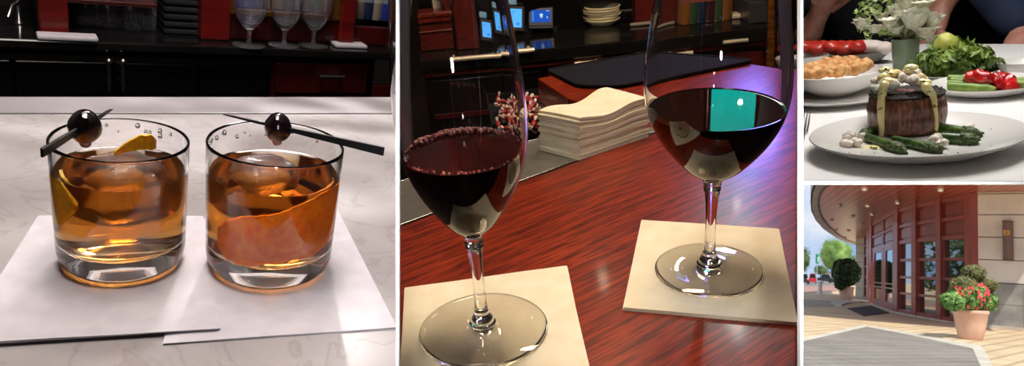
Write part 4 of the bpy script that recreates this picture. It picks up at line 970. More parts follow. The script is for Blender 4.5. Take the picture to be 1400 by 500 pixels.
# sauce: cap over the crab plus two drips and a pool
sa = thing(c, 'sauce', 'pale yellow herb sauce over the crab and running down the steak in two drips', 'sauce', (0, 0, 0))
def sauce_blob(mb, x, y, Y, r, seed): P = c.pd(x, y, Y); mb.blob(P, r, .22, 2.0, seed, 18, 12)
mb = MB()
for i, (x, y, dY, r) in enumerate(((1211, 96, -.009, (.0085, .006, .0045)), (1217, 101, -.012, (.008, .006, .005)), (1208, 107, -.018, (.007, .006, .007)), (1214, 112, -.025, (.010, .006, .006)), (1246, 92, -.004, (.0085, .007, .0040)), (1242, 96, -.006, (.006, .006, .004)),
                                  (1259, 107, -.014, (.0055, .005, .007)), (1263, 113, -.020, (.008, .006, .005)), (1225, 99, -.006, (.006, .005, .004)))): sauce_blob(mb, x, y, YS + dY, r, i)
part(sa, 'sauce_cap', mb, SAUCE, 80)
def drip(pts):      # pts: (x pixel, y pixel, radius) down the front of the steak
    P = []; R_ = []
    for (x, y, r) in pts:
        # find the steak surface: solve depth so that the point lies on the side
        lo, hi = YS - Rs * 1.3, YS
        for _ in range(30):
            m = (lo + hi) / 2; q = c.pd(x, y, m) - sc0; a = math.atan2(q.y, q.x); t = max(0, min(1, q.z / hs)); rs_ = V(srf(a, t)[:2]).length
            if V(q[:2]).length > rs_: lo = m
            else: hi = m
        P.append(c.pd(x, y, lo - .0004)); R_.append(r)
    return P, R_
for pts in ([(1209, 116, .0050), (1207, 122, .0050), (1206, 130, .0048), (1205, 138, .0043), (1204.5, 147, .0046), (1205, 156, .0042), (1205, 165, .0042), (1206, 174, .0040), (1205.5, 183, .0034), (1204, 190, .0026)],
            [(1266, 119, .0052), (1270, 124, .0052), (1274, 129, .0044), (1277, 137, .0034), (1278, 146, .0028), (1279.5, 156, .0026), (1280, 166, .0023), (1280, 174, .0025), (1279.5, 181, .0020)]):
    P, R_ = drip(pts); mb = MB(); R_ = [r * (1 + .15 * noise.noise(V((i * 1.7, 0, pts[0][0])))) for i, r in enumerate(R_)]
    PP, RR = [], []
    for i in range(len(P) - 1):
        for k in range(4): PP.append(P[i].lerp(P[i + 1], k / 4)); RR.append(R_[i] * (1 - k / 4) + R_[i + 1] * k / 4)
    mb.tube(PP + [P[-1]], RR + [R_[-1]], 14); mb.blob(P[-1], R_[-1] * 1.15, .1, 2, 3, 14, 9); mb.blob(P[0], R_[0] * 1.1, .1, 2, 3, 14, 9)
    part(sa, 'sauce_drip', mb, SAUCE, 80)
mb = MB(); P = onfloor(1197, 201, .0005); mb.blob(P, (.016, .010, .0022), .25, 2.5, 4, 30, 10); mb.blob(onfloor(1206, 197, .001), (.008, .007, .003), .2, 2, 6, 20, 10)
part(sa, 'sauce_pool', mb, SAUCE, 80)
mb = MB(); rnd = random.Random(12)
for k in range(70):
    if k < 40:
        x, y = rnd.choice([(1211, 95), (1216, 102), (1213, 112), (1246, 91), (1262, 112), (1207, 125), (1205, 150), (1270, 125), (1278, 146)]); P = c.pd(x + rnd.uniform(-4, 4), y + rnd.uniform(-3, 3), YS - (Rs * .98 if y > 116 else rnd.uniform(.02, .03)))
    else: P = onfloor(rnd.uniform(1190, 1210), rnd.uniform(197, 203), .0022)
    mb.blob(P, (rnd.uniform(.0008, .0018), .0005, .0006), .2, 2, k, 6, 4)
part(sa, 'herb_flecks', mb, HERB, 80, kind='stuff', label='dark green chopped herbs')
# pepper on the plate
mb = MB()
for k in range(60):
    a = rnd.uniform(0, 2 * PI); q = rnd.uniform(.45, .85) * Rp; x, y = pb.x + q * math.cos(a), pb.y + q * math.sin(a)
    zz = fz + (.0 if q < Rp * .62 else (q / Rp - .62) / .18 * (pz * .52 - .0045)); s_ = rnd.uniform(.0004, .0011); mb.blob((x, y, zz + s_), s_, .3, 2, k, 6, 4)
solo(c, 'ground_pepper', mb, CRUST, 'cracked black pepper scattered over the white plate', 'pepper', kind='stuff')
# asparagus spears
ASP = pbr('green_asparagus', lin(78, 112, 40), .35, col2=lin(40, 66, 20), nscale=120, nstretch=(1, 1, 1), coat=.3, bump=.4, bscale=300)
ASPT = pbr('asparagus_tip', lin(86, 110, 48), .5, col2=lin(46, 56, 24), nscale=300, bump=.8, bscale=500, bdist=.0015)
def spear(p, q, r, label):
    p, q = V(p), V(q); d = q - p; L_ = d.length; root = thing(c, 'asparagus_spear', label, 'asparagus', p, math.atan2(d.y, d.x), 'asparagus under the steak')
    rise = d.z
    part(root, 'stalk', MB().tube([(0, 0, 0), (L_ * .35, 0, rise * .35), (L_ * .66, 0, rise * .66)], [r * .8, r, r * 1.05], 16), ASP, 60)
    mb = MB().tube([(L_ * .64, 0, rise * .64), (L_ * .74, 0, rise * .74), (L_ * .85, 0, rise * .85), (L_ * .94, 0, rise * .94), (L_, 0, rise)], [r * 1.05, r * 1.25, r * 1.15, r * .75, r * .15], 16)
    rnd = random.Random(int(L_ * 1e5))
    for k in range(46):
        f = rnd.uniform(0, 1); a = rnd.uniform(0, 2 * PI); x = L_ * (.66 + .31 * f); rr = r * (1.15 - .55 * f ** 2); P_ = V((x, rr * math.cos(a), rise * (.66 + .31 * f) + rr * math.sin(a)))
        mb.blob(P_, (r * .5, r * .24, r * .24), .1, 1, k, 8, 6)
    part(root, 'tip', mb, ASPT, 60, label='budded asparagus tip'); return root
spear(onfloor(1182, 186, .006), onfloor(1239, 207, .004), .0058, 'asparagus spear pointing to the front left, beside the sauce pool')
spear(onfloor(1222, 190, .006), onfloor(1289, 206, .004), .0056, 'asparagus spear pointing to the front, beneath the steak middle')
spear(onfloor(1276, 187, .006), onfloor(1338, 193, .0045), .0066, 'asparagus spear pointing right, in front of its darker neighbour')
spear(onfloor(1272, 172, .006), onfloor(1343, 185, .004), .0060, 'dark asparagus spear furthest back at the right of the steak')
spear(onfloor(1196, 176, .0055), onfloor(1178, 186, .0075), .0055, 'short end of asparagus showing left of the steak foot')

# fork at the left edge
fk = thing(c, 'fork', 'steel fork lying on the cloth at the left edge beside the plate', 'fork', c.px(1098, 185, .003))
ST2 = pbr('cutlery_steel', (.55, .54, .52), .2, metal=1)
q0, q1 = c.px(1094.5, 200, .003) - c.px(1098, 185, .003), c.px(1098, 181, .003) - c.px(1098, 185, .003)
part(fk, 'handle', MB().bar(q0 * 1.0, q1, .007, .002), ST2, bevel=.0008)
mb = MB(); dd = V((0, 1, 0)); t1 = c.px(1101.5, 155, .004) - c.px(1098, 185, .003)
for k in range(4): off = V(((k - 1.5) * .0042, 0, 0)); mb.tube([q1 + off * .8, q1.lerp(t1, .45) + off, t1 + off], [.0015, .0014, .0007], 8)
part(fk, 'tines', mb, ST2, 60)

# ---------------- behind: bowl of fried nuggets on its plate
def floorpt(x, y, z=0): return c.px(x, y, z)
def fitR(P, wd): return fit(lambda r: w(P, r), wd, .01, .6)
bl = floorpt(1140, 118); Rb_ = fitR(bl + V((0, 0, .05)), 125)
pl2 = floorpt(1142, 136); Rq = fitR(pl2, 190)
solo(c, 'plate', coupe(Rq, .012), CHINA, 'white plate under the bowl of fried nuggets', 'plate', (pl2.x, pl2.y, 0), smooth=50)
bl = V((pl2.x - .004, pl2.y + .02, .0062))
Rb_ = fitR(bl + V((0, 0, .05)), 132)
hb_ = fit(lambda h: c.proj(bl + V((0, 0, h)))[1], 98, .01, .2)
solo(c, 'bowl', MB().lathe([(0, 0), (Rb_ * .45, 0), (Rb_ * .5, .003), (Rb_ * .8, hb_ * .4), (Rb_ * .96, hb_ * .85), (Rb_, hb_), (Rb_ * .985, hb_ + .001), (Rb_ * .94, hb_ * .86), (Rb_ * .76, hb_ * .44), (Rb_ * .45, .01), (0, .008)], 72), CHINA, 'white bowl heaped with golden fried nuggets behind the plate on the left', 'bowl', bl, smooth=50)
NUG = pbr('golden_crust', lin(226, 176, 112), .55, col2=lin(196, 132, 70), nscale=50, bump=.6, bscale=150, bdist=.002)
ng = None; rnd = random.Random(21)
spots = [(1099, 101), (1107, 103), (1116, 100), (1126, 98), (1136, 98), (1147, 97), (1158, 96), (1168, 94), (1178, 92), (1104, 95), (1113, 93), (1122, 90), (1130, 86), (1139, 90), (1149, 88), (1157, 86), (1165, 84), (1183, 88), (1152, 92), (1143, 84), (1172, 88), (1119, 95), (1133, 93), (1161, 90)]
for k, (x, y) in enumerate(spots):
    dY = (101 - y) * .004; P = c.pd(x, y, bl.y - Rb_ * .45 + dY); P.z = max(P.z, hb_ * .45)
    if ng is None: ng = solo(c, 'fried_nugget', MB().blob((0, 0, 0), (.0115, .0108, .0098), .25, 1.8, 3, 22, 14), NUG, 'golden fried nugget in the white bowl', 'fried nugget', P, 0, 'fried nuggets in the bowl', 60)
    else:
        q = ng.copy(); COL.objects.link(q); place(q, c, P, M=Matrix.Rotation(rnd.uniform(0, 6), 4, 'Z') @ Matrix.Rotation(rnd.uniform(0, 6), 4, 'X') @ Matrix.Scale(rnd.uniform(.8, 1.12), 4))
# second white bowl at the far left with dark interior
P = floorpt(1106, 96); k_ = .5; solo(c, 'bowl', MB().lathe([(r_ * k_, z_ * k_) for r_, z_ in [(0, 0), (.04, 0), (.07, .03), (.08, .06), (.078, .061), (.067, .032), (.035, .006), (0, .005)]], 48), CHINA, 'white bowl at the far left edge behind the bowl of nuggets', 'bowl', (P.x, P.y, 0), smooth=50)
# long dish of red tomatoes
GREY = pbr('grey_china', lin(120, 118, 110), .3)
P0, P1 = floorpt(1096, 88), floorpt(1218, 88); zd_ = c.pd(1150, 74, P0.y - .05).z
dish = thing(c, 'serving_dish', 'long grey oval dish of red tomatoes behind the bowl of nuggets', 'dish', ((P0.x + P1.x) / 2, (P0.y + P1.y) / 2, 0))
L_ = (P1.x - P0.x) / 2
mb = MB().lathe([(0, 0), (.7, 0), (.8, .01), (.98, zd_ * .95), (1.0, zd_), (.97, zd_), (.78, .014), (0, .010)], 48)
for v in mb.v: v.x *= L_; v.y *= .05
part(dish, 'dish_body', mb, GREY, 50)
TOM = pbr('tomato_red', lin(196, 52, 36), .35, col2=lin(170, 34, 26), nscale=40, coat=.3)
tm_ = None
for k in range(15):
    x = 1099 + (k % 15) * 6.2; y = 64 + (k % 2) * 2.5; P = c.pd(x, y, dish.matrix_world.translation.length * 0 + (P0.y + P1.y) / 2 - .02 + (k % 3) * .015)
    if k > 13: break
    if tm_ is None: tm_ = solo(c, 'tomato_slice', MB().blob((0, 0, 0), (.020, .019, .013), .15, 1.8, 3, 18, 12), TOM, 'piece of red tomato in the long grey dish', 'tomato', P, 0, 'tomatoes in the grey dish', 60)
    else: q = tm_.copy(); COL.objects.link(q); place(q, c, P, rnd.uniform(0, 6))
for k, (x, y) in enumerate(((1184, 63), (1195, 64), (1207, 66))):
    P = c.pd(x, y, (P0.y + P1.y) / 2 - .01); solo(c, 'mozzarella_ball', MB().blob((0, 0, 0), (.021, .02, .013), .1, 2, k, 18, 12), pbr('soft_white', lin(222, 205, 196), .5), 'pale ball at the right end of the tomato dish, %s from the tomatoes' % ['first', 'second', 'third'][k], 'cheese ball', P, group='pale balls in the grey dish', smooth=60)

# vase of white flowers
YV = floorpt(1237, 100).y
vx = c.pd(1238, 80, YV).x; zt_ = c.pd(1238, 52, YV).z
rv = fit(lambda r: w(V((vx, YV, zt_ * .7)), r), 38, .005, .2)
va = thing(c, 'vase', 'grey-green glass vase holding white flowers behind the steak', 'vase', (vx, YV, 0))
part(va, 'vessel', MB().lathe([(0, 0), (rv * .85, 0), (rv * .92, .006), (rv, zt_ * .6), (rv * 1.03, zt_), (rv * .95, zt_), (rv * .9, zt_ * .6), (rv * .8, .012), (0, .01)], 40), pbr('celadon_glaze', lin(122, 134, 110), .25, coat=.4, col2=lin(104, 118, 92), nscale=12), 50)
PET = pbr('white_petal', lin(238, 236, 222), .6, col2=lin(226, 222, 196), nscale=30, sss=.1)
GRN = pbr('flower_green', lin(178, 192, 124), .6, col2=lin(120, 146, 74), nscale=40)
def rose_mb(r, seed, n=5):
    mb = MB(); rnd = random.Random(seed); mb.open = True
    mb.blob((0, 0, 0), (r * .35, r * .35, r * .4), .2, 2, seed, 12, 8)
    for ring in range(n):
        for k in range(4 + ring):
            a = 2 * PI * (k + ring * .5) / (4 + ring) + rnd.uniform(-.2, .2); op = .10 + ring * .17; R_ = r * (.42 + .12 * ring)
            u = V((math.cos(a), math.sin(a), 0)); sd = V((-math.sin(a), math.cos(a), 0))
            def fn(s_, t_, u=u, sd=sd, op=op, R_=R_):
                wd = R_ * .85 * math.sin(PI * min(1, .15 + t_ * .8)) * (s_ - .5) * 1.5
                up_ = R_ * 1.15 * t_; th_ = op * t_
                return V((0, 0, -r * .35)) + u * (R_ * .35 + up_ * math.sin(th_) - (abs(s_ - .5) ** 2) * R_ * .9) + V((0, 0, up_ * math.cos(th_))) + sd * wd + V((0, 0, .06 * r * noise.noise(V((s_ * 4, t_ * 4, seed + k)))))
            mb.sheet(fn, 6, 6, u * -.0006)
    return mb
fl = [(1217, 31, .020, 'left of'), (1232, 21, .028, 'upper left of'), (1226, 40, .024, 'low left of'), (1250, 28, .034, 'in the middle of'), (1243, 48, .028, 'low in the middle of'), (1264, 46, .027, 'low right of'), (1262, 8, .020, 'top of'), (1272, 30, .026, 'right of'), (1178, 34, .019, 'outermost left of'), (1196, 40, .017, 'second from the left of'), (1205, 24, .018, 'third from the left of'), (1240, 6, .022, 'top left of'), (1277, 56, .020, 'lowest right of')]
for k, (x, y, r, lb) in enumerate(fl):
    P = c.pd(x, y, YV + [-.02, .01, .0][k % 3]); q = P - V((vx, YV, zt_)); 
    rt = thing(c, 'white_flower', 'white flower, %s the bunch in the grey-green vase' % lb, 'flower', P, group='white flowers in the vase')
    Mq = Matrix.Rotation(random.Random(k).uniform(-.7, .2), 4, 'X')
    mb = rose_mb(r, k); mb.v = [Mq @ v for v in mb.v]; part(rt, 'petals', mb, PET, 80)
    e_ = V((vx, YV, zt_ + .004)) - P + V((q.x * .1, 0, 0)); part(rt, 'stem', MB().tube([(0, 0, -r * .3), (e_.x * .4, e_.y * .4, e_.z * .45), tuple(e_)], .0022, 8), GRN, 60)
def leafcloud(center, rad, n, size, seed, mb=None, squash=1.):
    mb = mb or MB(); mb.open = True; rnd = random.Random(seed); ce = V(center)
    for k in range(n):
        while True:
            d = V((rnd.uniform(-1, 1), rnd.uniform(-1, 1), rnd.uniform(-1, 1)))
            if .05 < d.length < 1: break
        d = d.normalized() * (rnd.uniform(.55, 1) ** .5) * (1 + .18 * noise.noise(d.normalized() * 2.2 + V((seed, 0, 0))))
        p = ce + V((d.x * rad[0], d.y * rad[1], d.z * rad[2])); nrm = (d + V((rnd.uniform(-1, 1), rnd.uniform(-1, 1), rnd.uniform(-1, 1))) * .8).normalized()
        a = nrm.orthogonal().normalized(); a = (a * math.cos(k) + nrm.cross(a) * math.sin(k)); b_ = nrm.cross(a); s_ = size * rnd.uniform(.6, 1.3)
        mb.add([p - a * s_, p - b_ * s_ * .45 + nrm * s_ * .1, p + a * s_, p + b_ * s_ * .45 + nrm * s_ * .1], [(0, 1, 2, 3)])
    return mb
P = c.pd(1205, 22, YV + .02); gp_ = solo(c, 'flower_greenery', leafcloud(P, (.05, .03, .045), 130, .009, 4), GRN, 'pale green sprigs among the white flowers at the upper left of the vase', 'greenery', kind='stuff')
# green salad dish
YG = floorpt(1312, 108).y
SAL = pbr('salad_leaf', lin(126, 152, 54), .5, col2=lin(78, 108, 30), nscale=25, sheen=.1)
Pg = c.pd(1305, 92, YG)
sd_ = thing(c, 'salad_dish', 'low white dish heaped with green leaves behind the steak on the right', 'dish', (Pg.x, YG, 0))
part(sd_, 'dish_body', MB().lathe([(0, 0), (.04, 0), (.055, .006), (.064, .014), (.062, .015), (.052, .009), (0, .004)], 48), GREY, 50)
mb = leafcloud((0, 0, .028), (.062, .05, .030), 900, .011, 9); leafcloud((-.008, .02, .048), (.035, .03, .014), 200, .011, 10, mb)
part(sd_, 'leaves', mb, SAL, None, kind='stuff')
solo(c, 'yellow_squash', MB().blob((0, 0, 0), (.018, .018, .022), .15, 2, 3, 20, 14), pbr('pale_yellow_green', lin(180, 184, 84), .5), 'pale yellow-green vegetable on top of the green leaves', 'vegetable', c.pd(1293, 63, YG), smooth=60)
# plate with asparagus and red peppers, right
Pr = floorpt(1348, 127); Rr = fitR(Pr, 168)
rp = solo(c, 'plate', coupe(Rr, .016), CHINA, 'white plate of asparagus and red peppers at the back right', 'plate', (Pr.x, Pr.y, 0), smooth=50)
BRG = pbr('bright_asparagus', lin(142, 166, 70), .4, col2=lin(100, 132, 44), nscale=60)
for k in range(9):
    x0 = 1296 + k * 3; P = c.pd(1297 + (k % 3) * 4, 107 + (k % 4) * 3.6, Pr.y + .045 - (k % 4) * .02); Q = c.pd(1352 + (k % 3) * 9, 113 + (k % 4) * 2.6, Pr.y + .03 - (k % 4) * .02)
    o = thing(c, 'asparagus_spear', 'light green asparagus spear on the back right plate', 'asparagus', P, 0, 'asparagus on the back right plate')
    part(o, 'stalk', MB().tube([(0, 0, 0), (Q - P) * .8, Q - P], [.006, .0065, .002], 10), BRG, 60)
RED = pbr('red_pepper', lin(206, 26, 22), .3, col2=lin(160, 14, 14), nscale=40, coat=.4)
rnd = random.Random(77); pep = None
for k, (x, y) in enumerate(((1331, 116), (1336, 111), (1343, 106), (1341, 113), (1352, 109), (1359, 112), (1366, 107), (1371, 112), (1377, 115), (1382, 118), (1351, 118), (1365, 118), (1374, 108), (1333, 106))):
    P = c.pd(x, y, Pr.y + rnd.uniform(-.02, .02))
    if pep is None: pep = solo(c, 'red_pepper_piece', MB().blob((0, 0, 0), (.016, .011, .010), .45, 2.2, 5, 18, 12), RED, 'piece of red pepper on the back right plate', 'red pepper', P, 0, 'red pepper pieces on the back right plate', 60)
    else: q = pep.copy(); COL.objects.link(q); place(q, c, P, M=Matrix.Rotation(rnd.uniform(0, 6), 4, 'Z') @ Matrix.Rotation(rnd.uniform(-1, 1), 4, 'X'))
for k in range(5):
    P = c.pd(1383 + k * 5, 116 - (k % 2) * 4, Pr.y - .01 + .015 * (k % 2)); o = solo(c, 'asparagus_spear', MB().tube([(0, 0, 0), (.05, .01, .004)], [.006, .005], 10), BRG, 'light green asparagus spear at the right end of the back right plate', 'asparagus', P, 0, 'asparagus ends on the back right plate', 60)
# white glass/plate stack at the far right
P = floorpt(1397, 104); solo(c, 'bowl', MB().lathe([(r_ * .4, z_ * .5) for r_, z_ in [(0, 0), (.05, 0), (.085, .035), (.09, .05), (.087, .05), (.08, .034), (.045, .006), (0, .005)]], 48), CHINA, 'white bowl at the far right edge behind the red peppers', 'bowl', (P.x, P.y, 0), smooth=50)

# ---------------- people beyond the table
SKIN = pbr('skin', lin(214, 158, 138), .5, col2=lin(196, 132, 112), nscale=30, sss=.15)
BLACKC = pbr('black_shirt', (.006, .006, .008), .85, bump=.2, bscale=300); NAVY = pbr('navy_cloth', lin(22, 34, 58), .8, col2=lin(30, 46, 76), nscale=14, bump=.3, bscale=200); PINKC = pbr('skin', lin(214, 158, 138), .5)
def skinned(root, name, joints, edges, m, label=None):
    me = bpy.data.meshes.new(name); me.from_pydata([j[0] for j in joints], edges, []); me.materials.append(m)
    o = bpy.data.objects.new(name, me); COL.objects.link(o); o.parent = root
    if label: o['label'] = label
    sk = o.modifiers.new('skin', 'SKIN'); sk.use_smooth_shade = True
    for i, j in enumerate(joints):
        r = j[1]; me.skin_vertices[0].data[i].radius = (r, r) if not isinstance(r, tuple) else r
    me.skin_vertices[0].data[0].use_root = True
    s = o.modifiers.new('sub', 'SUBSURF'); s.levels = 2; s.render_levels = 2; return o
def hand(root, wrist, elbow, curl, side):
    # palm + five separate fingers at the end of a forearm (wrist, elbow in thing coordinates)
    w_ = V(wrist); d = (w_ - V(elbow)).normalized(); up = V((0, 0, 1)); s_ = d.cross(up).normalized() * side; n_ = s_.cross(d).normalized() * side
    J = [(tuple(V(elbow)), .042), (tuple(V(elbow).lerp(w_, .5)), .036), (tuple(w_), .025), (tuple(w_ + d * .035), (.034, .020)), (tuple(w_ + d * .075), (.038, .016))]
    body = skinned(root, 'forearm', J, [(i, i + 1) for i in range(len(J) - 1)], SKIN)
    mb = MB()
    for k in range(4):
        off = s_ * ((k - 1.5) * .019); L_ = [.066, .076, .072, .056][k]; p = w_ + d * .078 + off; pts = [p - d * .02]; dd_ = d.copy()
        for j in range(4): pts.append(pts[-1] + dd_ * L_ / 3 if j else p.copy()); dd_ = (dd_ - n_ * curl).normalized()
        mb.tube(pts, [.0095, .0095, .0088, .0080, .0060], 12); mb.blob(pts[-1], .0068, seg=10, ring=8)
    p = w_ + d * .02 - s_ * .026 * 1; pts = [p, p + (d - s_).normalized() * .03, p + (d - s_).normalized() * .03 + (d * 1.2 - s_ * .3 - n_ * .4).normalized() * .03, p + (d - s_).normalized() * .03 + (d * 1.2 - s_ * .3 - n_ * .6).normalized() * .052]
    mb.tube(pts, [.014, .0115, .010, .007], 12); mb.blob(pts[-1], .0076, seg=10, ring=8)
    part(root, 'fingers', mb, SKIN, 80)
YP = far + .23
def torso(root, wsh, h, m, lean=0):
    J = [((0, .12, -.28), (.17, .12)), ((0, .10, -.10), (.165, .12)), ((0, .06 + lean, .12), (.18, .13)), ((0, .05 + lean, .30), (.15, .11)), ((0, .05 + lean, .40), (.07, .07))]
    E = [(0, 1), (1, 2), (2, 3), (3, 4)]
    return J, E
def person(x, Y, label, m, arms, sh=.21):
    P = c.pd(x, 30, Y); root = thing(c, 'person', label, 'person', (P.x, Y, 0))
    J, E = torso(root, sh, .4, m)
    for s_, el in arms:
        i = len(J); J += [((s_ * sh, .05, .31), (.065, .065)), (tuple((V((s_ * sh, .05, .31)) + V(el)) / 2 + V((s_ * .02, 0, 0))), (.055, .055)), (el, (.048, .048))]; E += [(3, i), (i, i + 1), (i + 1, i + 2)]
    skinned(root, 'shirt', J, E, m)
    # head above the frame of the photograph
    hd = MB().blob((0, .03, .60), (.078, .095, .115), .05, 1.2, 3, 32, 22); hd.blob((0, -.062, .585), (.012, .020, .020), 0, 1, 1, 12, 8)
    for s_ in (-1, 1): hd.blob((s_ * .078, .03, .595), (.010, .022, .032), 0, 1, 1, 12, 8)
    hd.tube([(0, .05, .40), (0, .04, .52)], [.058, .052], 20)
    h = part(root, 'head', hd, SKIN, 80)
    for s_ in (-1, 1): part(h, 'eye', MB().blob((s_ * .030, -.058, .612), (.012, .008, .008), 0, 1, 1, 12, 8), pbr('eye_dark', (.03, .02, .015), .2), 80)
    part(h, 'mouth', MB().blob((0, -.062, .545), (.024, .008, .006), 0, 1, 1, 14, 8), pbr('lip', lin(170, 90, 84), .5), 80)
    part(root, 'hair', MB().blob((0, .045, .635), (.084, .095, .098), .12, 3, 6, 32, 22), pbr('dark_hair', (.02, .012, .008), .5), 80)
    return root, P
p1, PP1 = person(1212, YP + .02, 'person in a black shirt sitting across the table, both hands raised', BLACKC, ((-1, (-.20, -.03, .06)), (1, (.20, -.03, .06))), .17)
def rel(x, y, Y, P): q = c.pd(x, y, Y); return q - V((P.x, YP + .02, 0))
wl_ = rel(1118, 22, YP - .10, PP1); hand(p1, wl_, rel(1098, 62, YP - .04, PP1), .35, 1)
wr_ = rel(1286, 12, YP - .06, PP1); hand(p1, wr_, rel(1300, -24, YP - .03, PP1), .4, -1)
q2_ = c.pd(1400, 30, YP + .10); wr2 = c.pd(1384, 80, far - .06) - V((q2_.x, YP + .10, 0)); el2 = wr2 + V((.02, .11, .03))
p2, PP2 = person(1400, YP + .10, 'person in a dark navy jacket sitting across the table at the right edge', NAVY, ((-1, tuple(el2)),), .19)
hand(p2, wr2, el2, .3, 1)
# light
g = c.px(1240, 180)
light(c, 'AREA', g + V((-.12, .42, .8)), g, 5.4, .34, col=(1, .97, .93))
light(c, 'AREA', g + V((.13, .2, .7)), g + V((0, .3, 0)), 2.4, .2, col=(1, .97, .95))
light(c, 'AREA', g + V((.1, -.05, .5)), g, .9, .2, col=(1, .97, .95))
# ================================================================== CELL 4: the entrance outside, in daylight
c = C4
def brickmat(name, a, b_, mort, sx, rz, bw=.2, bh=.1, ms=.012):
    m = bpy.data.materials.new(name); m.use_nodes = True; N, L = m.node_tree.nodes, m.node_tree.links; b = N['Principled BSDF']
    tc = N.new('ShaderNodeTexCoord'); mp = N.new('ShaderNodeMapping'); mp.vector_type = 'TEXTURE'; mp.inputs['Rotation'].default_value = (0, 0, rz); mp.inputs['Scale'].default_value = (sx[0], sx[1], 1); L.new(tc.outputs['Object'], mp.inputs[0])
    br = N.new('ShaderNodeTexBrick'); br.inputs['Color1'].default_value = a; br.inputs['Color2'].default_value = b_; br.inputs['Mortar'].default_value = mort
    br.inputs['Scale'].default_value = 1; br.inputs['Mortar Size'].default_value = ms; br.inputs['Brick Width'].default_value = bw; br.inputs['Row Height'].default_value = bh; br.inputs['Bias'].default_value = 0
    L.new(mp.outputs[0], br.inputs[0])
    nz = N.new('ShaderNodeTexNoise'); nz.inputs['Scale'].default_value = .55; nz.inputs['Detail'].default_value = 5; L.new(tc.outputs['Object'], nz.inputs[0])
    r = N.new('ShaderNodeValToRGB'); r.color_ramp.elements[0].position = .35; r.color_ramp.elements[0].color = (.82, .80, .78, 1); r.color_ramp.elements[1].position = .6; r.color_ramp.elements[1].color = (1, 1, 1, 1); L.new(nz.outputs[0], r.inputs[0])
    mx = N.new('ShaderNodeMix'); mx.data_type = 'RGBA'; mx.blend_type = 'MULTIPLY'; mx.inputs[0].default_value = 1; L.new(br.outputs[0], mx.inputs[6]); L.new(r.outputs[0], mx.inputs[7]); L.new(mx.outputs[2], b.inputs['Base Color']); b.inputs['Roughness'].default_value = .85
    return m
TAN = brickmat('tan_brick_paving', lin(222, 198, 160), lin(212, 186, 146), lin(184, 158, 122), (2.2, 5), .25)
GREYB = brickmat('grey_brick_paving', lin(150, 141, 130), lin(142, 133, 122), lin(126, 118, 108), (2.2, 5), -.1)
CONC = pbr('pale_concrete', lin(206, 196, 178), .85, col2=lin(190, 180, 160), nscale=2)
struct(c, 'ground', MB().box((-200, -60, -.3), (420, 600, 0)), TAN)
def slab4(name, pts, z0, z1, m, label=None, kind=True):
    mb = MB().prism([tuple(c.px(x, y)[:2]) for x, y in pts], z0, z1)
    return mb
struct(c, 'ground_grey_paving', slab4('', [(1040, 480), (1094, 467.5), (1185, 446.5), (1250, 459), (1330, 476.5), (1342, 503), (1360, 560), (1000, 560)], .001, .006, None), GREYB)
struct(c, 'ground_border', slab4('', [(1040, 475), (1094, 463.5), (1182, 443.5), (1250, 455), (1340, 472.5), (1346, 478), (1358, 503), (1380, 560), (1360, 560), (1342, 503), (1330, 476.5), (1250, 459), (1185, 446.5), (1094, 467.5), (1040, 480)], .001, .008, None), CONC)
struct(c, 'ground_strip', slab4('', [(1060, 409), (1094, 408.5), (1140, 411), (1150, 415), (1138, 419), (1094, 420), (1060, 421)], .001, .006, None), pbr('shaded_walk', lin(168, 156, 140), .85, col2=lin(156, 144, 128), nscale=.6))  # greyer paving, shade painted into its colour
struct(c, 'road', slab4('', [(900, 391.5), (1094, 391.5), (1150, 390.5), (1150, 398), (1094, 401), (900, 404)], .001, .005, None), pbr('reddish_road', lin(158, 116, 104), .85, col2=lin(170, 130, 116), nscale=.3))
struct(c, 'road', slab4('', [(900, 382), (1200, 382.5), (1200, 389.8), (1150, 390.3), (1094, 391.3), (900, 391.3)], .001, .004, None), pbr('asphalt', lin(120, 116, 112), .9))
struct(c, 'kerb', slab4('', [(1136, 413.5), (1142, 411.5), (1170, 409.5), (1190, 411), (1192, 415.5), (1180, 413.5), (1158, 415), (1150, 418.5), (1141, 417)], 0, .07, None), CONC)
mt = solo(c, 'entrance_mat', slab4('', [(1158, 421.8), (1191.5, 417.9), (1216, 428), (1181, 432)], .008, .03, None), pbr('dark_mat', lin(66, 60, 62), .9, col2=lin(52, 48, 50), nscale=20), 'dark rectangular door mat on the paving before the glass doors', 'door mat')

# ---- facade
FT = [(1180, 404), (1187, 410.5), (1194, 416.3), (1223, 426.3), (1250, 432), (1296, 440), (1338, 446.6), (1400, 452.3), (1470, 458.5)]
def fty(x):
    for (a, b_) in zip(FT, FT[1:]):
        if a[0] <= x <= b_[0]: f = (x - a[0]) / (b_[0] - a[0]); return a[1] * (1 - f) + b_[1] * f
    return FT[-1][1]
def G(x): return c.px(x, fty(x))
RW = pbr('red_mahogany_frame', lin(150, 60, 44), .4, col2=lin(130, 50, 36), nscale=1.5, nstretch=(1, 1, .3), coat=.15)
RWP = pbr('red_mahogany_panel', lin(136, 52, 38), .4, col2=lin(118, 44, 32), nscale=1.2, nstretch=(1, 1, .3), coat=.15)
def winglass():
    m = bpy.data.materials.new('window_glass'); m.use_nodes = True; b = m.node_tree.nodes['Principled BSDF']
    b.inputs['Base Color'].default_value = (.012, .014, .012, 1); b.inputs['Roughness'].default_value = .03; b.inputs['Specular IOR Level'].default_value = 1.0; b.inputs['Coat Weight'].default_value = 1; b.inputs['Coat IOR'].default_value = 2.1; b.inputs['Coat Roughness'].default_value = .02
    return m
WG = winglass()
fa = thing(c, 'entrance_facade', 'curved dark red wooden shopfront of panels and tall glass beneath the canopy', 'shopfront', G(1250))
O = G(1250)
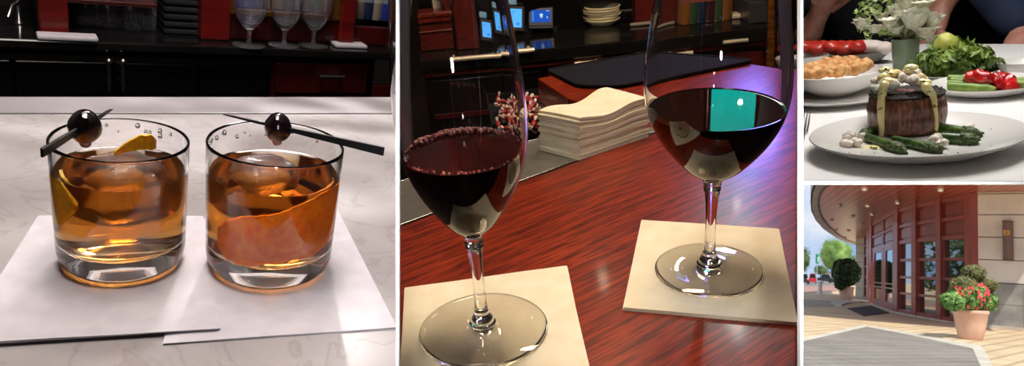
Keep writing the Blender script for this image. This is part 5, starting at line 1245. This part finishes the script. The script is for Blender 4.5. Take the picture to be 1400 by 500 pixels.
def vb(x0, x1, z0, z1, out, dep, mb=None, s0=0., s1=0.):      # box in the bay from x0 to x1; out = how far it stands proud of the foot line
    mb = mb or MB(); a, b_ = G(x0), G(x1); d = (b_ - a).normalized(); n = V((d.y, -d.x, 0))
    if n.dot(-a) < 0: n = -n
    a = a + d * s0; b_ = b_ - d * s1
    P = [a + n * out, b_ + n * out, b_ + n * (out - dep), a + n * (out - dep)]
    return mb.slab([p + V((0, 0, z0)) - O for p in P], (0, 0, z1 - z0))
mull = [(1181, 1183.5), (1187, 1189.5), (1190.5, 1193.5), (1224, 1230.5), (1250, 1256), (1284, 1290.5), (1327, 1338)]
for k, (a, b_) in enumerate(mull):
    part(fa, 'pilaster' if k == 6 else 'mullion', vb(a, b_, 0, 5.24, .22 if k == 6 else .14, .5), RW)
bays = [(1183.5, 1187), (1193.5, 1224), (1230.5, 1250), (1256, 1284), (1290.5, 1327)]
for k, (a, b_) in enumerate(bays):
    part(fa, 'header', vb(a, b_, 3.45, 3.62, .08, .3), RW); part(fa, 'header', vb(a, b_, 4.26, 4.40, .08, .3), RW); part(fa, 'header', vb(a, b_, 5.06, 5.24, .08, .3), RW)
    nsub = 2 if k == 1 else 1
    for j in range(nsub):
        x0, x1 = a + (b_ - a) * j / nsub, a + (b_ - a) * (j + 1) / nsub
        if j: part(fa, 'stile', vb(x0 - .6, x0 + .6, 3.6, 5.1, .07, .2), RW)
        for (z0, z1) in ((3.62, 4.26), (4.40, 5.06)):
            p_ = part(fa, 'panel', vb(x0, x1, z0, z1, -.02, .1), RWP); f = (x1 - x0) * .13
            part(p_, 'raised_field', vb(x0 + f, x1 - f, z0 + .11, z1 - .11, .035, .1), RWP)
    if k == 1: continue
    part(fa, 'bottom_rail', vb(a, b_, 0, .22, .10, .3), RW)
    for (z0, z1) in ((.95, 1.06), (1.74, 1.86), (2.58, 2.70)): part(fa, 'transom', vb(a, b_, z0, z1, .06, .2), RW)
    for (z0, z1) in ((.22, .95), (1.06, 1.74), (1.86, 2.58), (2.70, 3.45)): part(fa, 'window_pane', vb(a, b_, z0, z1, -.06, .03), WG)
# pair of doors
for (a, b_, nm, hside) in ((1193.8, 1208.6, 'left', 1), (1209.2, 1223.8, 'right', 0)):
    dn_ = part(fa, 'door', MB(), RW); mb = MB()
    f = (b_ - a) * .17
    vb(a, a + f, .02, 3.45, .05, .1, mb); vb(b_ - f, b_, .02, 3.45, .05, .1, mb); vb(a + f, b_ - f, .02, .42, .05, .1, mb); vb(a + f, b_ - f, 3.25, 3.45, .05, .1, mb)
    dn_.data = mb.mesh('door', RW)
    part(dn_, 'door_glass', vb(a + f, b_ - f, .42, 3.25, 0, .03), WG)
    P, Q = G(a + f * .5) - O, G(b_ - f * .5) - O; n = V((-(O.x), -(O.y), 0)).normalized() * .55
    part(dn_, 'push_bar', MB().tube([P + n + V((0, 0, 1.18)), Q + n + V((0, 0, 1.18))], .035, 8).tube([P + n * .2 + V((0, 0, 1.18)), P + n + V((0, 0, 1.18))], .03, 6).tube([Q + n * .2 + V((0, 0, 1.18)), Q + n + V((0, 0, 1.18))], .03, 6), pbr('brass_bar', lin(200, 170, 120), .3, metal=.8), 50)
    part(dn_, 'push_bar', MB().tube([P + n + V((0, 0, 1.42)), Q + n + V((0, 0, 1.42))], .03, 8), pbr('brass_bar', lin(200, 170, 120), .3, metal=.8), 50)
part(fa, 'plinth', MB().slab([G(x) - O + V((0, 0, 0)) + V((-.0, -.35, 0)) for x in (1187, 1194, 1223, 1250, 1296, 1338)] + [G(x) - O + V((0, .3, 0)) for x in (1338, 1296, 1250, 1223, 1194, 1187)], (0, 0, .06)), CONC)

# ---- right hand stone wall
def wallbox(x0, x1, z0, z1, out, dep): return vb(x0, x1, z0, z1, out, dep)
def wthing(name, mb, m, kind=None, **k):
    o = bpy.data.objects.new(name, mb.mesh(name, m)); COL.objects.link(o); place(o, c, O); tag(o, kind=kind, **k); return o
PANEL = pbr('pale_stone_cladding', lin(222, 216, 206), .8, col2=lin(208, 202, 192), nscale=.8)
GRAN = pbr('grey_granite', lin(140, 139, 134), .6, col2=lin(168, 166, 158), nscale=1.4, ndetail=9, lo=.42, hi=.6)
JNT = pbr('dark_joint', lin(96, 88, 80), .9)  # darker backing seen in the joints between the panels
wr_ = wthing('wall_right', wallbox(1338, 1470, .12, 5.6, -.05, .4), JNT, 'structure')
zj = [1.74, 2.62, 3.50, 4.38, 5.20, 5.6]
for i in range(5):
    o = wthing('wall_right', vb(1338.3, 1470, zj[i] + .018, zj[i + 1] - .018, 0, .1), PANEL, 'structure')
xs = [1338.3, 1366, 1400, 1440, 1470]
for i in range(4):
    for (z0, z1) in ((.12, .92), (.935, 1.72)): wthing('wall_right', vb(xs[i] + .15, xs[i + 1] - .15, z0, z1, .04, .14), GRAN, 'structure')
wthing('baseboard_right', wallbox(1338, 1470, 0, .12, .12, .3), CONC, 'structure')
# sconce with its gilt emblem
xs0, xs1 = 1373, 1387.5; a, b_ = G(xs0), G(xs1); d = (b_ - a); W = d.length; dirn = d.normalized(); nn = V((dirn.y, -dirn.x, 0)); nn = nn if nn.dot(-a) > 0 else -nn
Ys = (a.y + b_.y) / 2; Zs1, Zs0 = c.pd(1380, 304, Ys).z, c.pd(1380, 354, Ys).z
sco = thing(c, 'wall_light', 'tall brown half-round wall light with a small gilt emblem on the pale stone wall', 'wall light', (a + b_) / 2 + V((0, 0, Zs0)), math.atan2(dirn.y, dirn.x))
mb = MB(); pr = [(W / 2 * math.cos(PI + PI * i / 16), .38 * math.sin(PI + PI * i / 16)) for i in range(17)]
mb.prism(pr, 0, Zs1 - Zs0); part(sco, 'shade', mb, pbr('brown_metal', lin(112, 84, 72), .45, metal=.2), 40)
part(sco, 'end_cap', MB().prism([(x * 1.05, y * 1.05) for x, y in pr], -.06, 0).prism([(x * 1.05, y * 1.05) for x, y in pr], Zs1 - Zs0, Zs1 - Zs0 + .05), pbr('brown_metal_dark', lin(92, 66, 56), .45, metal=.2), 40)
GILT = pbr('emblem_gilt', lin(214, 160, 84), .35, metal=.5); ez = (c.pd(1381, 319, Ys).z - Zs0); es_ = .10
em = part(sco, 'emblem', MB().box((-es_ + .03, -.415, ez - es_), (es_ + .03, -.385, ez + es_)), GILT)
DKB = pbr('emblem_dark', lin(96, 60, 40), .5)
mb = MB()      # swirling leaf strokes on the square
for (x0, z0, x1, z1, w_) in ((-.065, -.07, .01, .03, .02), (-.01, -.08, .065, .02, .018), (-.05, .025, .06, .07, .018), (.035, -.06, .07, -.08, .018)):
    mb.bar((x0 + .03, -.42, ez + z0), (x1 + .03, -.42, ez + z1), .012, w_, (0, 0, 1))
part(em, 'emblem_strokes', mb, DKB)

# ---- stone pillar behind the doors
pa, pb_ = c.px(1169.5, 405), c.px(1187.5, 407); n_ = V((pa.x, pa.y, 0)).normalized() * 2.5
pil = MB()
for i in range(7):
    z0 = .77 * i; pil.slab([pa + V((0, 0, z0 + .015)), pb_ + V((0, 0, z0 + .015)), pb_ + n_ + V((0, 0, z0 + .015)), pa + n_ + V((0, 0, z0 + .015))], (0, 0, .74 if i < 6 else .62))
struct(c, 'pillar', pil, pbr('cream_stone', lin(190, 182, 160), .8, col2=lin(178, 170, 148), nscale=.7))
# ---- canopy
ZS = 5.25
inn = [(1142, 246), (1128, 255), (1121, 264), (1119, 275), (1120, 286), (1124, 297), (1133, 308.5), (1147, 320.5), (1159, 328), (1172, 332)]
out = [(1126, 240), (1114, 251), (1109.5, 262), (1108, 275), (1109, 288), (1115, 301), (1126, 313), (1142, 324), (1156, 331), (1172, 335.5)]
I3 = [c.px(x, y, ZS) for x, y in inn]; O3 = [c.px(x, y, ZS) for x, y in out]
back = [G(x) + G(x).normalized() * (3.2 if x < 1330 else .6) + V((0, 0, ZS)) for x in (1187, 1194, 1223, 1250, 1296, 1338, 1400, 1470)]
near = [c.px(1500, 243, ZS), c.px(1300, 243, ZS)]
def soffmat():
    m = bpy.data.materials.new('red_soffit_boards'); m.use_nodes = True; N, L = m.node_tree.nodes, m.node_tree.links; b = N['Principled BSDF']
    p, q = c.px(1195, 292, ZS), c.px(1290, 253, ZS); rz = math.atan2(q.y - p.y, q.x - p.x)
    tc = N.new('ShaderNodeTexCoord'); mp = N.new('ShaderNodeMapping'); mp.vector_type = 'TEXTURE'; mp.inputs['Rotation'].default_value = (0, 0, rz); L.new(tc.outputs['Object'], mp.inputs[0])
    br = N.new('ShaderNodeTexBrick'); br.inputs['Color1'].default_value = lin(186, 84, 58); br.inputs['Color2'].default_value = lin(168, 74, 52); br.inputs['Mortar'].default_value = lin(70, 24, 18)
    br.inputs['Scale'].default_value = 1; br.inputs['Mortar Size'].default_value = .035; br.inputs['Brick Width'].default_value = 60; br.inputs['Row Height'].default_value = .36; L.new(mp.outputs[0], br.inputs[0]); L.new(br.outputs[0], b.inputs['Base Color']); b.inputs['Roughness'].default_value = .3
    b.inputs['Coat Weight'].default_value = .3; b.inputs['Coat Roughness'].default_value = .2
    return m
can = thing(c, 'canopy', 'broad curved canopy over the entrance with a red boarded underside and grey rim', 'canopy', (0, 0, 0))
part(can, 'soffit', MB().slab(I3 + back + near, (0, 0, .12)), soffmat(), label='red boarded underside')
RIM = pbr('grey_metal_rim', lin(150, 144, 142), .4, metal=.2, col2=lin(130, 124, 122), nscale=.5)
mb = MB()
for i in range(len(I3) - 1): mb.slab([I3[i], O3[i], O3[i + 1], I3[i + 1]], (0, 0, .1))
part(can, 'rim_soffit', mb, RIM, 60)
mb = MB(); b0 = 0
for i in range(len(O3) - 1): mb.slab([O3[i], O3[i + 1], O3[i + 1] + V((0, 0, .9)), O3[i] + V((0, 0, .9))], V((.1, .0, 0)))
part(can, 'fascia', mb, RIM, 60)
mb = MB()
for i in range(len(I3) - 1): mb.bar(I3[i] - V((0, 0, .03)), I3[i + 1] - V((0, 0, .03)), .1, .06)
part(can, 'trim_line', mb, pbr('dark_metal_line', lin(70, 56, 56), .5), 60)
dl = None; DLR = pbr('downlight_ring', lin(214, 200, 180), .4)
for k, (x, y, s_) in enumerate(((1182, 257, 1.3), (1286, 258, 1.3), (1186, 280, 1.1), (1227, 276, 1.1), (1192, 292, .9), (1148, 281, 1.0), (1166, 295, 1.0), (1178.5, 305.5, .8), (1137, 300, .8), (1160, 314.5, .9), (1177, 316.5, .6), (1143, 313.5, .7), (1155, 324, .6), (1183, 325, .5))):
    P = c.px(x, y, ZS); r = s_ * 3.0 * P.length / 1140
    vd = V((P.x, P.y, 0)).normalized(); rz = math.atan2(vd.y, vd.x)
    o = thing(c, 'downlight', 'small recessed downlight in the red canopy underside, %s' % ['nearest the top left of the boards', 'the one high above the right-hand windows', 'below the top left one', 'above the middle of the shopfront', 'beside the start of the wooden panels', 'nearest the grey rim in the upper half', 'right of the one near the rim', 'above the stone pillar', 'against the grey rim at the left', 'in the lower part near the centre', 'low down close to the shopfront', 'low against the grey rim', 'lowest by the rim', 'just over the stone pillar'][k], 'downlight', P - V((0, 0, .075)), rz)
    ring = MB().lathe([(r * .62, .0), (r, 0), (r, .06), (r * .62, .06)], 24, closed=True)
    for v in ring.v: v.x *= 4.6
    part(o, 'ring', ring, DLR, 50)
    ln = MB().lathe([(0, .03), (r * .6, .03), (r * .6, .055), (0, .055)], 20)
    for v in ln.v: v.x *= 4.6
    part(o, 'lens', ln, pbr('downlight_lens', lin(120, 92, 70), .3) if k > 4 else emis('downlight_glow', (1, .85, .62, 1), 1.1), 50)

# ---- plants
BOX = pbr('topiary_green', lin(140, 138, 84), .7, col2=lin(96, 98, 56), nscale=3); FOL = pbr('planter_foliage', lin(140, 178, 96), .6, col2=lin(92, 136, 62), nscale=3)
TERRA = pbr('terracotta', lin(224, 182, 158), .8, col2=lin(210, 164, 140), nscale=1.5); SOIL = pbr('soil', lin(60, 44, 32), .9)
PB = c.px(1327, 463.5); PB0 = PB.copy(); Yp = PB.y; u1 = PB.length / 1140 * 1.0
wpx = lambda P, r: c.circ(P, r)[1] - c.circ(P, r)[0]
rb = fit(lambda r: wpx(PB, r), 35, .1, 3); Zr = c.pd(1327, 423, Yp).z; rt = fit(lambda r: wpx(PB + V((0, 0, Zr)), r), 51, .1, 3)
def pot(root, rb, rt, Zr):
    part(root, 'pot', MB().lathe([(0, 0), (rb * .93, 0), (rb, Zr * .04), (rb + (rt - rb) * .5, Zr * .45), (rt * .96, Zr * .86), (rt, Zr * .88), (rt * 1.03, Zr * .93), (rt, Zr * .99), (rt * .9, Zr), (rt * .86, Zr * .92), (0, Zr * .9)], 48), TERRA, 40)
    part(root, 'soil', MB().lathe([(0, Zr * .915), (rt * .86, Zr * .915), (rt * .86, Zr * .94), (0, Zr * .95)], 32), SOIL, 40)
pt = thing(c, 'planter', 'large pale terracotta planter with red flowers and a clipped evergreen, before the shopfront', 'planter', PB)
pot(pt, rb, rt, Zr)
def rl(x, y, Y=None): return c.pd(x, y, Y or Yp) - PB
mb = leafcloud(rl(1324, 405), (rt * 1.42, rt * 1.0, (rl(0 + 1324, 388) - rl(1324, 422)).z * .62), 2600, .075, 31)
leafcloud(rl(1302, 412), (rt * .62, rt * .7, Zr * .32), 700, .07, 32, mb); leafcloud(rl(1348, 412), (rt * .6, rt * .7, Zr * .34), 700, .07, 33, mb)
part(pt, 'bedding_leaves', mb, FOL, kind='stuff')
def topi(x, y, rx_, rz_, n, seed, mb=None): p = rl(x, y); return leafcloud(p, (rx_ * u1, rx_ * u1 * .9, rz_ * u1), n, .045, seed, mb)
core = MB(); 
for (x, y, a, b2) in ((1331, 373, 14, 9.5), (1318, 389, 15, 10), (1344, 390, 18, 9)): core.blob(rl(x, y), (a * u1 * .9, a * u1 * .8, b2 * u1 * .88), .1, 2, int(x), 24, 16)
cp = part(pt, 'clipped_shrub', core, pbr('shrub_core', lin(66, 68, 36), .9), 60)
mb = topi(1331, 373, 15.5, 10.5, 2200, 41); topi(1318, 389, 17, 11, 1900, 42, mb); topi(1345, 390, 19, 10, 2100, 43, mb)
part(cp, 'shrub_leaves', mb, BOX, kind='stuff'); part(cp, 'trunk', MB().tube([(0, 0, Zr * .9), rl(1331, 366)], .05, 8), pbr('bark', lin(80, 62, 46), .9), 50)
FLR = pbr('flower_red', lin(226, 50, 66), .5, col2=lin(240, 90, 100), nscale=5); rnd = random.Random(9)
fl0 = None
for k in range(78):
    a = rnd.uniform(PI * .95, PI * 2.05); zz = rnd.uniform(-.85, .85); rr = math.sqrt(1 - zz * zz) * 1.03
    ce = rl(1324, 404); P = ce + V((rt * 1.45 * rr * math.cos(a) * 1.0, rt * 1.05 * rr * math.sin(a), (rl(1324, 388) - rl(1324, 422)).z * .62 * zz))
    if fl0 is None:
        m_ = MB()
        for j in range(5): t_ = 2 * PI * j / 5; m_.blob((.027 * math.cos(t_), 0, .027 * math.sin(t_)), (.024, .012, .024), .1, 2, j, 8, 6)
        m_.blob((0, -.012, 0), (.012, .012, .012), 0, 1, 1, 8, 6)
        fl0 = part(pt, 'flower', m_, FLR, 60); fl0.location = P
    else: q = fl0.copy(); COL.objects.link(q); q.parent = pt; q.location = P; q.rotation_euler = (0, 0, rnd.uniform(-.6, .6))
# left planter
PB = c.px(1157, 410.2); Yp = PB.y; u1 = PB.length / 1140
rb = fit(lambda r: wpx(PB, r), 17, .1, 3); Zr = c.pd(1157, 391.5, Yp).z; rt = fit(lambda r: wpx(PB + V((0, 0, Zr)), r), 22, .1, 3)
pt = thing(c, 'planter', 'terracotta planter with a round dark green bush, left of the glass doors', 'planter', PB); pot(pt, rb, rt, Zr)
DG = pbr('dark_bush', lin(62, 88, 44), .7, col2=lin(36, 56, 26), nscale=2)
ce = rl(1157, 372); mb = leafcloud(ce, (20 * u1, 18 * u1, 19.5 * u1), 3800, .16, 51); leafcloud(rl(1150, 388), (9 * u1, 9 * u1, 8 * u1), 500, .14, 52, mb)
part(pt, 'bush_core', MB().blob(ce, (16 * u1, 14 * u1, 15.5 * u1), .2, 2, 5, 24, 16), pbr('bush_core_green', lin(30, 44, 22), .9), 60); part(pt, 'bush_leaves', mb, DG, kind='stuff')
part(pt, 'trunk', MB().tube([(0, 0, Zr * .9), tuple(ce)], .08, 8), pbr('bark', lin(80, 62, 46), .9), 50)
# bollard
PB = c.px(1121, 402); Yp = PB.y; Hb = c.pd(1121, 383, Yp).z; rr = 3.6 * PB.length / 1140
bo = thing(c, 'bollard', 'white capped bollard standing by the road on the left', 'bollard', PB)
WP = pbr('white_paint_outdoor', lin(232, 230, 226), .6)
part(bo, 'shaft', MB().lathe([(0, 0), (rr * 1.15, 0), (rr * 1.15, Hb * .06), (rr * .85, Hb * .08), (rr * .75, Hb * .8), (0, Hb * .8)], 24), WP, 40); part(bo, 'cap', MB().lathe([(0, Hb * .8), (rr * 1.2, Hb * .8), (rr * 1.3, Hb * .86), (rr * 1.1, Hb * .94), (rr * .4, Hb), (0, Hb)], 24), WP, 40)
# traffic cone and menu stand beside the doors
PB = c.px(1185, 404.6); u1 = PB.length / 1140; co_ = thing(c, 'traffic_cone', 'orange traffic cone by the foot of the stone pillar next to the doors', 'cone', PB)
part(co_, 'cone', MB().lathe([(0, .05), (2.4 * u1, .05), (.8 * u1, 15 * u1), (0, 15.2 * u1)], 20), pbr('cone_orange', lin(226, 62, 30), .5), 40); part(co_, 'base', MB().box((-3 * u1, -3 * u1, 0), (3 * u1, 3 * u1, .05)), pbr('cone_orange', lin(226, 62, 30), .5))
PB = c.px(1178, 404.5); u1 = PB.length / 1140; ms = thing(c, 'sign_board', 'dark boxy notice stand with pale lines, in front of the stone pillar', 'notice stand', PB)
part(ms, 'board', MB().box((-4 * u1, 0, .1), (4 * u1, .2, 17 * u1)), pbr('notice_dark', lin(46, 40, 42), .6)); part(ms, 'header', MB().box((-3.4 * u1, -.03, 17.4 * u1), (3.4 * u1, .2, 19.5 * u1)), pbr('notice_white', lin(220, 214, 204), .6))
mb = MB()
for i in range(5): mb.box((-3 * u1, -.03, (2.6 + 2.8 * i) * u1), (3 * u1, .0, (3.6 + 2.8 * i) * u1))
part(ms, 'pale_lines', mb, pbr('notice_grey', lin(150, 144, 140), .6))
# road sign
PB = c.px(1117, 389.5); u1 = PB.length / 1140; Yp = PB.y; sg = thing(c, 'road_sign', 'green road sign with a white mark on a pale pole, left of the big tree', 'sign', PB)
zt0, zt1 = c.pd(1117, 360, Yp).z, c.pd(1117, 347, Yp).z
part(sg, 'pole', MB().tube([(-.5 * u1, 0, 0), (-.5 * u1, 0, zt0)], .5 * u1, 8), pbr('pole_grey', lin(190, 196, 196), .5)); part(sg, 'panel', MB().box((-2.8 * u1, -.1, zt0), (2.9 * u1, .1, zt1)), pbr('sign_green', lin(0, 140, 92), .5))
part(sg, 'white_mark', MB().box((-.6 * u1, -.14, zt0 + 2 * u1), (1.6 * u1, -.1, zt0 + 4 * u1)).box((-.6 * u1, -.14, zt0 + 6 * u1), (2.0 * u1, -.1, zt0 + 9.5 * u1)).box((-.9 * u1, -.14, zt0 + 2 * u1), (.1 * u1, -.1, zt0 + 9.5 * u1)), pbr('sign_white', lin(226, 240, 232), .5))
# cars
def car(x, foot, wpx_, hpx, label, col, view):
    PB = c.px(x, foot); u = PB.length / 1140; W, Hc = wpx_ * u, hpx * u; D = W * (2.2 if view == 'end' else .42)
    root = thing(c, 'car', label, 'car', PB, -math.atan2(PB.x, PB.y), 'cars parked across the road'); m = pbr('car_' + col[0], col[1], .3, coat=.8)
    if view == 'end':
        body = [(-.5, .16), (-.49, .5), (-.44, .56), (.44, .56), (.49, .5), (.5, .16)]; cab = [(-.43, .54), (-.34, .94), (-.28, 1), (.28, 1), (.34, .94), (.43, .54)]
        part(root, 'body', MB().slab([V((a * W, 0, b * Hc)) for a, b in body], (0, D, 0)), m, bevel=W * .03); part(root, 'cabin', MB().slab([V((a * W, D * .25, b * Hc)) for a, b in cab], (0, D * .5, 0)), m, bevel=W * .02)
        part(root, 'rear_window', MB().slab([V((a * W * .86, D * .24, .06 * Hc + b * Hc * .9)) for a, b in cab], (0, .02, 0)), pbr('car_glass', (.02, .02, .025), .1))
        for s_ in (-1, 1):
            part(root, 'lamp', MB().box((s_ * W * .40 - W * .06, -.03, Hc * .38), (s_ * W * .40 + W * .06, .0, Hc * .48)), pbr('car_lamp', (.5, .03, .03), .3)); part(root, 'wheel', MB().tube([(s_ * W * .41 - W * .07, D * .18, Hc * .16), (s_ * W * .41 + W * .07, D * .18, Hc * .16)], Hc * .17, 18), pbr('tyre', (.012, .012, .012), .8), 40)
    else:
        prof = [(-.5, .18), (-.5, .50), (-.46, .56), (-.30, .60), (-.18, .94), (-.12, 1), (.18, 1), (.26, .94), (.38, .60), (.47, .54), (.5, .44), (.5, .18)]
        part(root, 'body', MB().slab([V((a * W, 0, b * Hc)) for a, b in prof], (0, D, 0)), m, bevel=W * .012)
        part(root, 'side_window', MB().slab([V((a * W, -.02, b * Hc)) for a, b in ((-.25, .62), (-.15, .92), (.0, .92), (.0, .62))], (0, .04, 0)).slab([V((a * W, -.02, b * Hc)) for a, b in ((.02, .62), (.02, .92), (.17, .92), (.31, .62))], (0, .04, 0)), pbr('car_glass', (.02, .02, .025), .1))
        for s_ in (-.31, .31): part(root, 'wheel', MB().tube([(s_ * W, -.05, Hc * .2), (s_ * W, .25, Hc * .2)], Hc * .21, 18), pbr('tyre', (.012, .012, .012), .8), 40)
car(1099, 388.3, 13, 15, 'dark grey car at the left edge of the car park', ('dark_grey', lin(44, 44, 50)), 'end')
car(1111, 387.6, 11, 14.5, 'red car between the dark grey car and the bollard', ('red', lin(196, 40, 54)), 'end')
car(1128, 386.2, 21, 12, 'dark car partly behind the bollard', ('dark', lin(40, 44, 48)), 'side')
car(1146, 386.5, 20, 10, 'grey car half hidden behind the planter with the round bush', ('grey', lin(120, 122, 124)), 'side')
# pale building far off
PB = c.px(1133, 381.0); u1 = PB.length / 1140; bd = thing(c, 'building', 'small pale building far behind the parked cars', 'building', PB, -math.atan2(PB.x, PB.y))
part(bd, 'wall', MB().box((-9 * u1, 0, 0), (9 * u1, 6 * u1, 7 * u1)), pbr('pale_render', lin(222, 216, 204), .8)); part(bd, 'roof', MB().slab([(-10 * u1, -u1, 7 * u1), (10 * u1, -u1, 7 * u1), (0, -u1, 11 * u1)], (0, 8 * u1, 0)), pbr('roof_grey', lin(132, 124, 118), .8))
for k in range(3): part(bd, 'window', MB().box(((-6 + 5 * k) * u1, -.3, 2 * u1), ((-4 + 5 * k) * u1, 0, 5 * u1)), pbr('far_window', lin(90, 96, 104), .3))
# trees
TG = [pbr('tree_green', lin(134, 164, 84), .7, col2=lin(92, 126, 54), nscale=.25), pbr('tree_dark', lin(92, 118, 66), .7, col2=lin(58, 82, 40), nscale=.25)]
BARK = pbr('bark', lin(80, 62, 46), .9)
def tree(x, top, bot, hw_, dist, label, m, n, seed, core=True, ls=1.):
    # crown from pixel row top to bot, half width hw_ pixels, at ground distance dist along the view
    P = c.pd(x, 384, dist); P.z = 0; u = P.length / 1140; root = thing(c, 'tree', label, 'tree', P, group='trees across the car park')
    zt_, zb_ = c.pd(x, top, dist).z, c.pd(x, bot, dist).z; zc_ = (zt_ + zb_) / 2; r = (hw_ * u, hw_ * u, (zt_ - zb_) / 2)
    rnd = random.Random(seed); part(root, 'trunk', MB().tube([(0, 0, 0), (0, 0, zb_ + r[2])], [r[0] * .07, r[0] * .04], 8), BARK, 50)
    mb = None
    for k in range(9):
        a = rnd.uniform(0, 2 * PI); q = rnd.uniform(.25, .55); cc_ = (r[0] * q * math.cos(a), r[1] * q * math.sin(a), zc_ + r[2] * rnd.uniform(-.5, .55)); mb = leafcloud(cc_, (r[0] * .5, r[1] * .5, r[2] * .48), n // 12, .9 * u * ls, seed * 9 + k, mb)
    leafcloud((0, 0, zc_), (r[0] * .95, r[1] * .95, r[2] * .95), n // 4, .9 * u * ls, seed, mb)
    cr_ = part(root, 'crown', mb, m, kind='stuff'); part(cr_, 'inner_crown', MB().blob((0, 0, zc_), (r[0] * .74, r[1] * .74, r[2] * .74), .3, 2.2, seed, 36, 24), m, 60); return root
tree(1143, 321, 377, 26, 210, 'big round light green tree behind the dark bush and the sign', TG[0], 9500, 3, ls=.75)
tree(1096, 335, 375, 13, 230, 'darker green tree at the left edge behind the cars', TG[1], 2600, 5)
tree(1122, 362, 376, 11, 300, 'low far-off tree behind the road sign', TG[1], 1200, 7)
tree(1166, 348, 378, 11, 240, 'tree seen between the big tree and the stone pillar', TG[1], 1500, 11)
# trees and verge that the windows mirror, on the side of the street behind the viewer
def mirrored(xp, dist, off=0.):
    a, b_ = G(xp - 6), G(xp + 6); d = (b_ - a).normalized(); n = V((d.y, -d.x, 0)); v = G(xp).normalized(); r = v - n * 2 * v.dot(n); s_ = V((-r.y, r.x, 0)); return G(xp) + r * dist + s_ * off
for k, (xp, dist, off, h, r) in enumerate(((1201, 34, 0, 6, 3), (1240, 30, -2, 7, 4), (1254, 34, 3, 8, 5), (1270, 30, -1, 12, 6), (1290, 34, 2, 12, 7), (1308, 30, 0, 12, 6), (1322, 34, 4, 12, 6), (1345, 36, 0, 12, 7))):
    P = mirrored(xp, dist, off); pj = c.proj(P)
    if pj[2] > 0 and 900 < pj[0] < 1600: continue
    if k == 2: continue
    root = thing(c, 'tree', 'street tree behind the viewer, mirrored in the shopfront glass', 'tree', (P.x, P.y, 0), group='trees mirrored in the glass')
    part(root, 'trunk', MB().tube([(0, 0, 0), (0, 0, h * .6)], [.25, .15], 8), BARK, 50); part(root, 'crown', leafcloud((0, 0, h * .52), (r, r, h * .5), 1500, .42, 70 + k), TG[1], kind='stuff')
# sun
vw = V((PB0.x, PB0.y, 0)).normalized(); lf = V((-vw.y, vw.x, 0)); hd_ = (lf * .75 + vw * .66).normalized(); el = math.radians(55)
sdir = hd_ * math.cos(el) - V((0, 0, math.sin(el)))
l = bpy.data.lights.new('sun', 'SUN'); l.energy = 4.4; l.angle = math.radians(1.2); l.color = (1, .94, .84); o = bpy.data.objects.new('sun', l); COL.objects.link(o); o.rotation_mode = 'QUATERNION'; o.rotation_quaternion = sdir.to_track_quat('-Z', 'Y'); o.location = (0, 0, 30)

# ---------------------------------------------------------------- tell the repeats apart by their order in the row
ORD = 'first second third fourth fifth sixth seventh eighth ninth tenth eleventh twelfth thirteenth fourteenth fifteenth sixteenth seventeenth eighteenth nineteenth twentieth twenty-first twenty-second twenty-third twenty-fourth'.split()
for grp, text in (('fried nuggets in the bowl', 'golden fried nugget in the white bowl, %s from the left'), ('tomatoes in the grey dish', 'piece of red tomato in the long grey dish, %s from the left'),
                  ('red pepper pieces on the back right plate', 'piece of red pepper on the back right plate, %s from the left'), ('asparagus on the back right plate', 'light green asparagus spear on the back right plate, %s from the left'),
                  ('asparagus ends on the back right plate', 'short asparagus end at the right of the back right plate, %s from the left')):
    obs = [o for o in COL.objects if o.parent is None and o.get('group') == grp]
    obs.sort(key=lambda o: (lambda q: q.x / q.z)(CC.M.inverted() @ o.matrix_world.translation))
    for o, n in zip(obs, ORD): o['label'] = text % n
